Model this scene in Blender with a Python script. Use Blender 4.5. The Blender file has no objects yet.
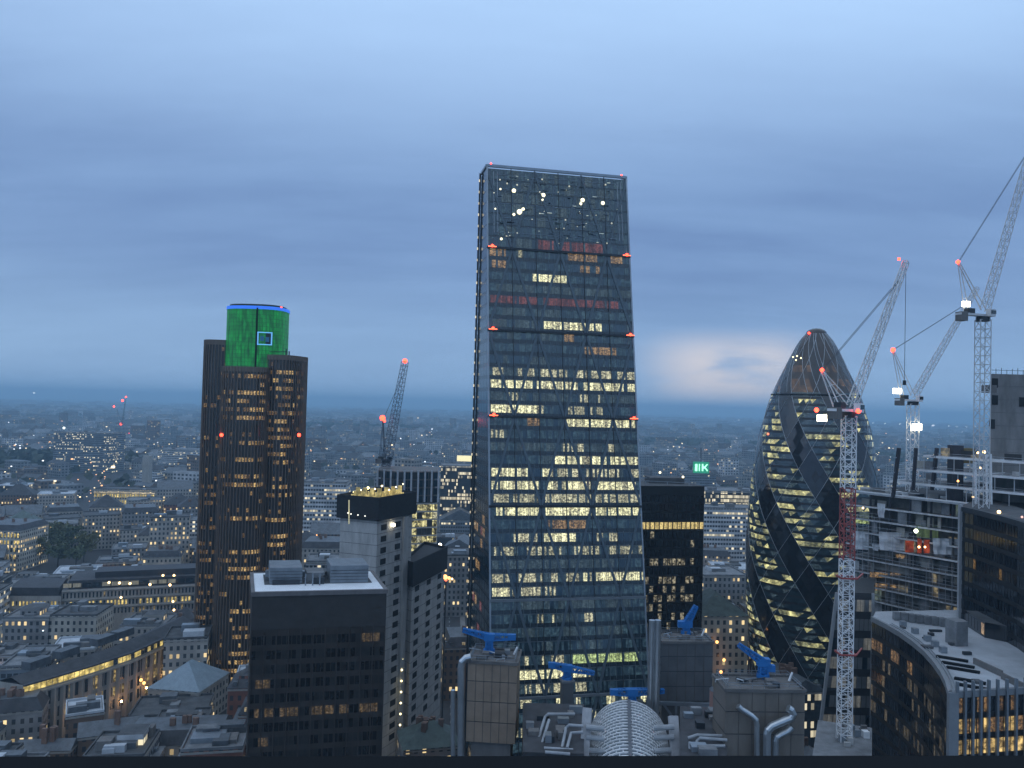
import bpy, math, random
from mathutils import Matrix, Vector
C = bpy.context.scene
COL = C.collection
R = math.radians

# ------------------------------------------------------------------ camera
F = 820.0
EYE = Vector((0, 0, 140))
PITCH, ROLL = R(1.54), R(1.5)
M = Matrix.Rotation(R(90) + PITCH, 3, 'X') @ Matrix.Rotation(ROLL, 3, 'Z')
cam = bpy.data.objects.new('camera', bpy.data.cameras.new('camera'))
COL.objects.link(cam)
cam.data.sensor_width = 36
cam.data.lens = 36 * F / 1024
cam.data.clip_start = 0.1
cam.data.clip_end = 60000
cam.matrix_world = Matrix.Translation(EYE) @ M.to_4x4()
C.camera = cam

# ------------------------------------------------------------------ exposure and render settings
C.view_settings.view_transform = 'Standard'
C.view_settings.look = 'None'
C.view_settings.exposure = 0
C.view_settings.gamma = 1
C.render.engine = 'CYCLES'
cy = C.cycles
cy.use_denoising = True
cy.max_bounces = 4
cy.diffuse_bounces = 2
cy.glossy_bounces = 2
cy.transmission_bounces = 2
cy.volume_bounces = 3
cy.transparent_max_bounces = 6
cy.sample_clamp_indirect = 4
cy.use_adaptive_sampling = True
cy.adaptive_threshold = 0.02
cy.caustics_reflective = False
cy.caustics_refractive = False

# ------------------------------------------------------------------ dusk sky (world)
SUN_EL, SUN_AZ = R(3), R(285)
world = bpy.data.worlds.new('World')
C.world = world
world.use_nodes = True
wt = world.node_tree
wt.nodes.clear()
def wn(t, **kw):
    n = wt.nodes.new(t)
    for k, v in kw.items():
        if k[0] == 'i' and k[1:].isdigit(): n.inputs[int(k[1:])].default_value = v
        else: setattr(n, k, v)
    return n
def wl(a, b): wt.links.new(a, b)
def wmath(op, a, b=None, c=None):
    n = wn('ShaderNodeMath', operation=op)
    for i, v in enumerate((a, b, c)):
        if v is None: continue
        if isinstance(v, (int, float)): n.inputs[i].default_value = v
        else: wl(v, n.inputs[i])
    return n.outputs[0]
def wmix(f, a, b):
    n = wn('ShaderNodeMix', data_type='RGBA')
    for s, v in ((n.inputs[0], f), (n.inputs[6], a), (n.inputs[7], b)):
        if isinstance(v, (int, float)): s.default_value = v
        elif isinstance(v, tuple): s.default_value = (*v, 1)
        else: wl(v, s)
    return n.outputs[2]
sky = wn('ShaderNodeTexSky', sky_type='NISHITA')
sky.sun_disc = False
sky.sun_elevation = SUN_EL
sky.sun_rotation = SUN_AZ
sky.altitude = 100
tc = wn('ShaderNodeTexCoord')
sep = wn('ShaderNodeSeparateXYZ'); wl(tc.outputs['Generated'], sep.inputs[0])
X, Y_, Z = sep.outputs
zc = wmath('ADD', wmath('MAXIMUM', Z, 0.0), 0.16)
cmb = wn('ShaderNodeCombineXYZ')
wl(wmath('DIVIDE', X, zc), cmb.inputs[0]); wl(wmath('DIVIDE', Y_, zc), cmb.inputs[1])
def wnoise(scale, detail, rough, sx, sy, off):
    mp = wn('ShaderNodeMapping'); wl(cmb.outputs[0], mp.inputs[0])
    mp.inputs[1].default_value = (off, off * .7, 0); mp.inputs[2].default_value = (0, 0, R(-24)); mp.inputs[3].default_value = (sx, sy, 1)
    n = wn('ShaderNodeTexNoise'); wl(mp.outputs[0], n.inputs['Vector'])
    n.inputs['Scale'].default_value = scale; n.inputs['Detail'].default_value = detail; n.inputs['Roughness'].default_value = rough
    return n.outputs['Fac']
def wrange(v, a, b):
    n = wn('ShaderNodeMapRange', interpolation_type='SMOOTHSTEP'); wl(v, n.inputs[0])
    n.inputs[1].default_value = a; n.inputs[2].default_value = b
    return n.outputs[0]
n1 = wrange(wnoise(.42, 6, .5, .55, 1.3, 3.1), .34, .66)
n2 = wrange(wnoise(1.5, 7, .55, .6, 1.2, 8.3), .32, .68)
n4 = wrange(wnoise(2.6, 9, .62, .35, 1.5, 1.7), .34, .66)
cl = wmath('ADD', wmath('MULTIPLY', n1, .46), wmath('ADD', wmath('MULTIPLY', n2, .32), wmath('MULTIPLY', n4, .22)))
K = 10.0
k3 = lambda *c: tuple(x * K for x in c)
dark = k3(.158, .268, .525)
pale = k3(.262, .425, .720)
base = wmix(cl, dark, pale)
# the overcast is thinner and brighter high up, greyest in a band at mid height
up = wrange(Z, .22, .46)
base = wmix(wmath('MULTIPLY', up, wmath('ADD', .74, wmath('MULTIPLY', cl, .26))), base, k3(.50, .74, 1.10))
# overhead, out of the picture, the cloud is set paler and brighter to light the city
zen = wrange(Z, .46, .66)
base = wmix(zen, base, k3(.56, .70, .91))
# blue clearer air low over the horizon
low = wrange(Z, .20, .0)
base = wmix(wmath('MULTIPLY', low, .65), base, k3(.38, .60, .88))
# warm patch painted low in the sky in place of a window reflection
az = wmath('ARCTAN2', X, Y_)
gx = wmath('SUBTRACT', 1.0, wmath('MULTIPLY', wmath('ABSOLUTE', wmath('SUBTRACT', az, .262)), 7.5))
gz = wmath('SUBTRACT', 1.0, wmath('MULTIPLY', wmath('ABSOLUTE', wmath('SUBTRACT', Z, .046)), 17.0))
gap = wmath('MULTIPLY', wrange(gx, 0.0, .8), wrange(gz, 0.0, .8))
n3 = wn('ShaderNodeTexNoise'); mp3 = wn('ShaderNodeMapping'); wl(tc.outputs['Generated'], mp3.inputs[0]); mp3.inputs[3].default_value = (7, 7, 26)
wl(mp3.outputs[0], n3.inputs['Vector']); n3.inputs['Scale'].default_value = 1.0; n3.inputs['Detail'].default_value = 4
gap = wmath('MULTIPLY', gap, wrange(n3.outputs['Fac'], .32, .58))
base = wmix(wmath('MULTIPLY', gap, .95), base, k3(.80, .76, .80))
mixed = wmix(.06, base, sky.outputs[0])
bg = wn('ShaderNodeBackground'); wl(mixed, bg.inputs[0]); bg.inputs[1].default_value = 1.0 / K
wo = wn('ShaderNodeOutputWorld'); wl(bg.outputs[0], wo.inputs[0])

sl = bpy.data.lights.new('sun', 'SUN')
sl.energy = 0.12; sl.angle = R(50); sl.color = (.85, .9, 1)
sun = bpy.data.objects.new('sun', sl); COL.objects.link(sun)
sun.rotation_euler = (R(60), 0, R(-60))

# ------------------------------------------------------------------ pixel <-> world helpers (each point gets its own real distance)
def P(px, py, Y):
    d = M @ Vector(((px - 512) / F, (384 - py) / F, -1))
    return EYE + d * (Y / d.y)
def proj(p):
    q = M.transposed() @ (Vector(p) - EYE)
    return 512 + F * q.x / -q.z, 384 - F * q.y / -q.z, -q.z
def XY(px, Y, z):
    py = 406 + (140 - z) / Y * F
    for _ in range(4):
        p = P(px, py, Y); py = proj((p.x, Y, z))[1]
    return Vector((p.x, Y))
def ZAT(px, py, Y): return P(px, py, Y).z
def YAT(px, py, z):
    d = M @ Vector(((px - 512) / F, (384 - py) / F, -1))
    return d.y * (z - EYE.z) / d.z

# ------------------------------------------------------------------ materials
MATS = {}
def nmat(name):
    m = bpy.data.materials.new(name); m.use_nodes = True
    t = m.node_tree; t.nodes.clear()
    o = t.nodes.new('ShaderNodeOutputMaterial'); b = t.nodes.new('ShaderNodeBsdfPrincipled')
    t.links.new(b.outputs[0], o.inputs[0])
    return m, t, b
def pbr(name, col, rough=.7, metal=0., var=.25, scale=.35, spec=.5, streak=False):
    if name in MATS: return MATS[name]
    m, t, b = nmat(name)
    g = t.nodes.new('ShaderNodeNewGeometry')
    mp = t.nodes.new('ShaderNodeMapping'); t.links.new(g.outputs['Position'], mp.inputs[0])
    mp.inputs[3].default_value = (1, 1, .22 if streak else 1)
    n = t.nodes.new('ShaderNodeTexNoise'); t.links.new(mp.outputs[0], n.inputs['Vector'])
    n.inputs['Scale'].default_value = scale; n.inputs['Detail'].default_value = 5; n.inputs['Roughness'].default_value = .65
    r = t.nodes.new('ShaderNodeMapRange'); t.links.new(n.outputs['Fac'], r.inputs[0])
    r.inputs[1].default_value = .3; r.inputs[2].default_value = .7; r.inputs[3].default_value = 1 - var; r.inputs[4].default_value = 1 + var
    h = t.nodes.new('ShaderNodeVectorMath'); h.operation = 'SCALE'; h.inputs[0].default_value = col; t.links.new(r.outputs[0], h.inputs['Scale'])
    t.links.new(h.outputs[0], b.inputs['Base Color'])
    b.inputs['Roughness'].default_value = rough; b.inputs['Metallic'].default_value = metal
    b.inputs['Specular IOR Level'].default_value = spec
    MATS[name] = m
    return m
def emit(name, col, s, sample='NONE'):
    if name in MATS: return MATS[name]
    m, t, b = nmat(name)
    b.inputs['Base Color'].default_value = (*col, 1)
    b.inputs['Emission Color'].default_value = (*col, 1)
    b.inputs['Emission Strength'].default_value = s
    m.cycles.emission_sampling = sample
    MATS[name] = m
    return m
def litglass(name, col, s, base=(.02, .03, .04), lo=.15, scale=1.5, contrast=(.42, .62), rough=.12):
    """glowing surface: light from a room behind is painted on as speckled emission"""
    if name in MATS: return MATS[name]
    m, t, b = nmat(name)
    b.inputs['Base Color'].default_value = (*base, 1); b.inputs['Roughness'].default_value = rough
    L = t.links.new
    g = t.nodes.new('ShaderNodeNewGeometry')
    def ns(sc3, scl, det, lo_, hi_, a_, b_):
        mp = t.nodes.new('ShaderNodeMapping'); L(g.outputs['Position'], mp.inputs[0]); mp.inputs[3].default_value = sc3
        n = t.nodes.new('ShaderNodeTexNoise'); L(mp.outputs[0], n.inputs['Vector'])
        n.inputs['Scale'].default_value = scl; n.inputs['Detail'].default_value = det; n.inputs['Roughness'].default_value = .7
        r_ = t.nodes.new('ShaderNodeMapRange'); L(n.outputs['Fac'], r_.inputs[0])
        for k_, v_ in enumerate((lo_, hi_, a_, b_)): r_.inputs[k_ + 1].default_value = v_
        return r_.outputs[0]
    sp = ns((1, 1, 1.2), scale, 2, contrast[0], contrast[1], lo * s, s)
    st = ns((1, .4, .02), scale * .8, 1, .36, .64, .50, 1.25)
    r = t.nodes.new('ShaderNodeMath'); r.operation = 'MULTIPLY'; L(sp, r.inputs[0]); L(st, r.inputs[1])
    b.inputs['Emission Color'].default_value = (*col, 1)
    t.links.new(r.outputs[0], b.inputs['Emission Strength'])
    m.cycles.emission_sampling = 'NONE'
    MATS[name] = m
    return m
def facade(name, wall, lit=.12, wx=3.2, wy=3.6, lcol=(1, .78, .42), ls=.7, glass=(.055, .064, .075), a=(.22, .78), c=(.28, .8), rough=.75, metal=0.):
    """masonry or cladding with a regular grid of windows drawn from the UVs (metres)"""
    if name in MATS: return MATS[name]
    m, t, b = nmat(name); L = t.links.new
    def nd(k): return t.nodes.new(k)
    def mt(op, x, y=None):
        n = nd('ShaderNodeMath'); n.operation = op
        for i, v in enumerate((x, y)):
            if v is None: continue
            if isinstance(v, (int, float)): n.inputs[i].default_value = v
            else: L(v, n.inputs[i])
        return n.outputs[0]
    uv = nd('ShaderNodeUVMap'); sp = nd('ShaderNodeSeparateXYZ'); L(uv.outputs[0], sp.inputs[0])
    u = mt('DIVIDE', sp.outputs[0], wx); v = mt('DIVIDE', sp.outputs[1], wy)
    fu, fv = mt('FRACT', u), mt('FRACT', v)
    mask = mt('MULTIPLY', mt('MULTIPLY', mt('GREATER_THAN', fu, a[0]), mt('LESS_THAN', fu, a[1])), mt('MULTIPLY', mt('GREATER_THAN', fv, c[0]), mt('LESS_THAN', fv, c[1])))
    ce = nd('ShaderNodeCombineXYZ'); L(mt('FLOOR', u), ce.inputs[0]); L(mt('FLOOR', v), ce.inputs[1])
    w1 = nd('ShaderNodeTexWhiteNoise'); w1.noise_dimensions = '3D'; L(ce.outputs[0], w1.inputs['Vector'])
    ce2 = nd('ShaderNodeCombineXYZ'); L(mt('FLOOR', mt('DIVIDE', u, 9)), ce2.inputs[0]); L(mt('FLOOR', v), ce2.inputs[1])
    w2 = nd('ShaderNodeTexWhiteNoise'); w2.noise_dimensions = '3D'; L(ce2.outputs[0], w2.inputs['Vector'])
    pr = mt('MULTIPLY', mt('POWER', w2.outputs['Value'], 2.2), 3.2 * lit)
    on = mt('LESS_THAN', w1.outputs['Value'], pr)
    sc = nd('ShaderNodeSeparateColor'); L(w1.outputs['Color'], sc.inputs[0])
    es = mt('MULTIPLY', mt('MULTIPLY', mask, on), mt('MULTIPLY', mt('ADD', sc.outputs[1], .25), ls))
    g = nd('ShaderNodeNewGeometry')
    n = nd('ShaderNodeTexNoise'); L(g.outputs['Position'], n.inputs['Vector']); n.inputs['Scale'].default_value = .12; n.inputs['Detail'].default_value = 5
    r = nd('ShaderNodeMapRange'); L(n.outputs['Fac'], r.inputs[0]); r.inputs[1].default_value = .3; r.inputs[2].default_value = .7; r.inputs[3].default_value = .7; r.inputs[4].default_value = 1.25
    h = nd('ShaderNodeVectorMath'); h.operation = 'SCALE'; h.inputs[0].default_value = wall; L(r.outputs[0], h.inputs['Scale'])
    mx = nd('ShaderNodeMix'); mx.data_type = 'RGBA'; L(mask, mx.inputs[0]); L(h.outputs[0], mx.inputs[6]); mx.inputs[7].default_value = (*glass, 1)
    L(mx.outputs[2], b.inputs['Base Color'])
    L(mt('SUBTRACT', rough, mt('MULTIPLY', mask, rough - .15)), b.inputs['Roughness'])
    b.inputs['Metallic'].default_value = metal
    b.inputs['Emission Color'].default_value = (*lcol, 1); L(es, b.inputs['Emission Strength'])
    m.cycles.emission_sampling = 'NONE'
    MATS[name] = m
    return m

# ------------------------------------------------------------------ mesh builder and scene bookkeeping
WLOC = {}
class MB:
    def __init__(s): s.v = []; s.f = []; s.m = []; s.uv = []
    def face(s, pts, m=0, uv=None):
        i = len(s.v); s.v += [tuple(p) for p in pts]; s.f.append(tuple(range(i, i + len(pts)))); s.m.append(m)
        s.uv.append(uv or [(0, 0)] * len(pts))
    def prism(s, fp, z0, z1, m=0, mt=None, off=0., bottom=True):
        n = len(fp); u = off
        for i in range(n):
            a, b = fp[i], fp[(i + 1) % n]; l = math.hypot(b[0] - a[0], b[1] - a[1])
            s.face([(a[0], a[1], z0), (b[0], b[1], z0), (b[0], b[1], z1), (a[0], a[1], z1)], m, [(u, z0), (u + l, z0), (u + l, z1), (u, z1)]); u += l
        s.face([(p[0], p[1], z1) for p in fp], m if mt is None else mt)
        if bottom: s.face([(p[0], p[1], z0) for p in reversed(fp)], m if mt is None else mt)
        return s
    def box(s, c, ex, ey, ez, m=0):
        """oriented box from centre and three half-extent vectors"""
        c, ex, ey, ez = Vector(c), Vector(ex), Vector(ey), Vector(ez)
        if ex.cross(ey).dot(ez) < 0: ex = -ex
        k = lambda a, b, d: c + ex * a + ey * b + ez * d
        for q in (((-1,-1,-1),(-1,1,-1),(1,1,-1),(1,-1,-1)), ((-1,-1,1),(1,-1,1),(1,1,1),(-1,1,1)), ((-1,-1,-1),(1,-1,-1),(1,-1,1),(-1,-1,1)),
                  ((1,1,-1),(-1,1,-1),(-1,1,1),(1,1,1)), ((-1,1,-1),(-1,-1,-1),(-1,-1,1),(-1,1,1)), ((1,-1,-1),(1,1,-1),(1,1,1),(1,-1,1))):
            s.face([k(*t) for t in q], m)
        return s
    def beam(s, a, b, w, h=None, m=0, up=(0, 0, 1)):
        a, b = Vector(a), Vector(b); d = b - a
        if d.length < 1e-6: return s
        up = Vector(up); x = d.normalized().cross(up)
        if x.length < 1e-3: x = d.normalized().cross(Vector((0, 1, 0)))
        x.normalize(); y = x.cross(d.normalized())
        return s.box((a + b) / 2, x * w / 2, y * (h or w) / 2, d / 2, m)
    def tube(s, pts, r, n=8, m=0):
        pts = [Vector(p) for p in pts]; rings = []; x = None
        for i, p in enumerate(pts):
            d = (pts[min(i + 1, len(pts) - 1)] - pts[max(i - 1, 0)]).normalized()
            if x is None:
                x = d.cross(Vector((0, 1, 0)))
                if x.length < .1: x = d.cross(Vector((1, 0, 0)))
            x = x - d * x.dot(d); x.normalize(); y = d.cross(x)
            rings.append([p + (x * math.cos(k * 2 * math.pi / n) + y * math.sin(k * 2 * math.pi / n)) * r for k in range(n)])
        for a, b in zip(rings, rings[1:]):
            for k in range(n): s.face([a[k], a[(k + 1) % n], b[(k + 1) % n], b[k]], m)
        s.face(list(reversed(rings[0])), m); s.face(rings[-1], m)
        return s
    def ball(s, c, r, m=0, n=8):
        c = Vector(c); k = n // 2
        for i in range(k):
            for j in range(n):
                q = []
                for a, b in ((i, j), (i + 1, j), (i + 1, j + 1), (i, j + 1)):
                    t, p = math.pi * a / k, 2 * math.pi * b / n
                    q.append(c + Vector((math.sin(t) * math.cos(p), math.sin(t) * math.sin(p), math.cos(t))) * r)
                if i == 0: q = q[:3]
                if i == k - 1: q = [q[0], q[1], q[3]]
                s.face(q, m)
        return s
    def lattice(s, p0, p1, w0, w1, n, r, m=0, up=(0, 0, 1)):
        p0, p1 = Vector(p0), Vector(p1); d = (p1 - p0).normalized(); up = Vector(up)
        x = d.cross(up)
        if x.length < .05: x = d.cross(Vector((0, 1, 0)))
        x.normalize(); y = x.cross(d)
        cs = ((-1, -1), (1, -1), (1, 1), (-1, 1))
        at = lambda t, c: p0.lerp(p1, t) + (x * c[0] + y * c[1]) * (w0 + (w1 - w0) * t) / 2
        for c in cs: s.beam(at(0, c), at(1, c), r * 2, None, m)
        for i in range(n):
            for k in range(4):
                a, b = cs[k], cs[(k + 1) % 4]
                if i % 2: a, b = b, a
                s.beam(at(i / n, a), at((i + 1) / n, b), r * 1.3, None, m)
                s.beam(at((i + 1) / n, a), at((i + 1) / n, b), r * 1.3, None, m)
        return s
    def build(s, name, mats, parent=None, smooth=False):
        if not s.f: return None
        me = bpy.data.meshes.new(name); o = WLOC.get(parent, Vector((0, 0, 0)))
        me.from_pydata([(a - o.x, b - o.y, c - o.z) for a, b, c in s.v], [], s.f)
        for m in (mats if isinstance(mats, (list, tuple)) else [mats]): me.materials.append(m)
        me.polygons.foreach_set('material_index', s.m)
        ul = me.uv_layers.new(name='UVMap'); ul.data.foreach_set('uv', [c for q in s.uv for p in q for c in p])
        if smooth: me.polygons.foreach_set('use_smooth', [True] * len(s.f))
        ob = bpy.data.objects.new(name, me); COL.objects.link(ob)
        if parent is not None: ob.parent = parent; WLOC[ob] = o
        else: WLOC[ob] = Vector((0, 0, 0))
        return ob
def thing(name, label, cat, loc, group=None):
    o = bpy.data.objects.new(name, None); COL.objects.link(o); o.location = loc; o.empty_display_size = 2
    o['label'] = label; o['category'] = cat
    if group: o['group'] = group
    WLOC[o] = Vector(loc)
    return o
def structure(o): o['kind'] = 'structure'; return o
def stuff(o, label, cat):
    o['kind'] = 'stuff'; o['label'] = label; o['category'] = cat; return o
def copy_tree(o, parent=None):
    c = o.copy(); COL.objects.link(c)
    if parent is not None: c.parent = parent
    for ch in list(o.children): copy_tree(ch, c)
    return c
def V2(v): return (v[0], v[1])
def ccw(fp):
    a = sum(fp[i][0] * fp[(i + 1) % len(fp)][1] - fp[(i + 1) % len(fp)][0] * fp[i][1] for i in range(len(fp)))
    return list(fp) if a > 0 else list(reversed(fp))
def inset(fp, d):
    """move every vertex of a convex-ish polygon inwards by d (outwards when negative)"""
    n = len(fp); out = []
    for i in range(n):
        a, b, c = Vector(fp[i - 1]), Vector(fp[i]), Vector(fp[(i + 1) % n])
        e1, e2 = (b - a).normalized(), (c - b).normalized()
        n1, n2 = Vector((-e1.y, e1.x)), Vector((-e2.y, e2.x)); k = n1 + n2
        k = k / max(.3, k.length_squared) * 2
        out.append(b + k * d)
    return out
def rect(c, w, d, yaw):
    e1 = Vector((math.cos(yaw), math.sin(yaw))); e2 = Vector((-e1.y, e1.x)); c = Vector(c)
    return [c - e1 * w / 2 - e2 * d / 2, c + e1 * w / 2 - e2 * d / 2, c + e1 * w / 2 + e2 * d / 2, c - e1 * w / 2 + e2 * d / 2]
KEEP = [(88, 120, 462, 498, 1500)]     # picture windows in which no filler may stand nearer than the named thing
HEROES = []                                     # (centre, radius, top) of the big things, for placing the low streets round them
def hero(fp, top):
    c = sum((Vector(p) for p in fp), Vector((0, 0))) / len(fp)
    HEROES.append((c, max((Vector(p) - c).length for p in fp), top))
def centre(fp): return sum((Vector(p) for p in fp), Vector((0, 0))) / len(fp)
def bands(root, fp, z0, z1, hs, mod, lit, mats, sp=1.1, faces=None, off=.06, name='window_band', gap=.12):
    """one glazed strip per storey, cells of width mod; lit(storey from top, face, col, ncols) picks the material"""
    n = int(round((z1 - z0) / hs))
    for i in range(n):
        zt = z1 - i * hs; zb = zt - hs + sp; mb = MB()
        if zb < z0: break
        for f in (faces if faces is not None else range(len(fp))):
            a, b = Vector(fp[f]), Vector(fp[(f + 1) % len(fp)]); l = (b - a).length
            if l < .4: continue
            e = (b - a) / l; nn = Vector((e.y, -e.x)) * off; k = max(1, int(round(l / mod)))
            for j in range(k):
                p, q = a + e * (l * (j + gap / 2) / k) + nn, a + e * (l * (j + 1 - gap / 2) / k) + nn
                mb.face([(p.x, p.y, zb), (q.x, q.y, zb), (q.x, q.y, zt), (p.x, p.y, zt)], lit(i, f, j, k), [(0, 0), (1, 0), (1, 1), (0, 1)])
        mb.build(name, mats, root)
def lamp(root, p, r, mat, name='aviation_lamp'):
    return MB().ball(p, r, 0, 8).build(name, mat, root, True)

rnd = random.Random(7)
GLASS = pbr('dark_glass', (.020, .034, .046), .10, 0, .3, .08, 1.0)
GLASS_BLUE = pbr('blue_glass', (.035, .068, .092), .10, .3, .3, .08, 1.0)
DIM = litglass('dim_interior', (.45, .66, .75), .12, (.03, .05, .06), lo=.25)
LITA = litglass('office_light_medium', (1, .95, .60), .80, lo=.10, contrast=(.40, .62))
LITB = litglass('office_light_bright', (1, .96, .56), 1.35, lo=.14, contrast=(.37, .60))
LITO = litglass('warm_interior', (1, .62, .28), .42, lo=.15)
LITP = litglass('pink_interior', (.9, .28, .25), .20, lo=.3)
LITG = litglass('green_tinted_light', (.80, 1, .40), .8, lo=.2)
WARM1 = litglass('warm_window', (1, .66, .26), .75, (.01, .01, .01), lo=.2)
WARM2 = litglass('warm_window_faint', (1, .58, .22), .20, (.01, .01, .01), lo=.2)
STEEL = pbr('steel', (.30, .34, .38), .4, .6, .15)
DSTEEL = pbr('dark_steel', (.035, .042, .05), .5, .3, .2)
WHITEP = pbr('white_paint', (.82, .83, .84), .5, 0, .1)
REDP = pbr('red_paint', (.38, .085, .075), .5, 0, .15)
CONC = pbr('concrete', (.45, .445, .43), .85, 0, .22, .5, streak=True)
CONCD = pbr('dark_concrete', (.16, .155, .15), .85, 0, .25, .4, streak=True)
SILVER = pbr('stainless_duct', (.55, .58, .60), .3, .85, .12)
BLUEP = pbr('blue_paint', (.018, .17, .48), .45, 0, .12)
BLACK = pbr('black_metal', (.006, .008, .010), .85, 0, .2, .35, .15)
ROOFW = pbr('white_membrane', (.50, .54, .58), .7, 0, .15, .25)
ROOFX = pbr('plant_room_roof', (.135, .13, .125), .8, 0, .3, .3)
ROOFG = pbr('grey_felt', (.085, .09, .095), .85, 0, .45, .22)
ROOFP = pbr('pale_grey_roof', (.19, .20, .21), .8, 0, .4, .22)
ROOFD = pbr('slate', (.048, .050, .056), .7, 0, .45, .3)
ROOFL = pbr('lead_sheet', (.11, .125, .14), .55, .1, .4, .3)
ROOFC = pbr('copper_green', (.10, .135, .125), .7, 0, .35, .3)
REDL = emit('red_lamp', (1, .045, .02), 9)
REDG = emit('red_glow', (1, .16, .07), 3)
WHITEL = emit('white_floodlight', (1, .90, .66), 9, 'AUTO')
WARML = emit('warm_lamp', (1, .66, .28), 5)
ORANGEL = emit('orange_lamp', (1, .42, .12), 4)

# ================================================================== SETTING
S = 30000
ASPH = pbr('asphalt', (.05, .052, .056), .9, 0, .25, .02)
structure(MB().prism([(-S, -2000), (S, -2000), (S, S), (-S, S)], -1, 0, 0).build('ground', ASPH))

# air: even haze over the whole city
hz = MB().prism([(-28000, -1500), (28000, -1500), (28000, 28000), (-28000, 28000)], -2, 262, 0)
hm = bpy.data.materials.new('haze'); hm.use_nodes = True; ht = hm.node_tree; ht.nodes.clear()
ho = ht.nodes.new('ShaderNodeOutputMaterial'); hv = ht.nodes.new('ShaderNodeVolumePrincipled'); ht.links.new(hv.outputs[0], ho.inputs['Volume'])
hv.inputs['Color'].default_value = (.52, .80, 1.0, 1); hv.inputs['Density'].default_value = .00015; hv.inputs['Density Attribute'].default_value = ''
hv.inputs['Anisotropy'].default_value = .2
HZ = hz.build('haze', hm); HZ['kind'] = 'stuff'; HZ['label'] = 'thin blue evening haze over the whole city'; HZ['category'] = 'haze'

# window ledge of the viewing gallery, right under the lens
zl = 139.50
ya, yb = YAT(-500, 757, zl), YAT(1524, 755, zl)
a, b = P(-500, 757, ya), P(1524, 755, yb)
led = thing('window_ledge', 'black metal ledge of the viewing window along the bottom edge', 'ledge', ((a.x + b.x) / 2, (ya + yb) / 2 - .2, zl - .3))
d = (b - a).normalized(); nrm = Vector((d.y, -d.x, 0))
w = MB(); c = (a + b) / 2
w.box(c + nrm * .16 + Vector((0, 0, -.03)), (b - a) / 2, nrm * .16, (0, 0, .03)); w.build('sill_board', BLACK, led)
w = MB(); w.box(c - nrm * .03 + Vector((0, 0, -.25)), (b - a) / 2, nrm * .028, (0, 0, .185)); w.build('outer_frame', DSTEEL, led)

# ================================================================== TOWERS
YAW = R(9)
E1 = Vector((math.cos(YAW), math.sin(YAW))); E2 = Vector((-E1.y, E1.x))

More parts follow.
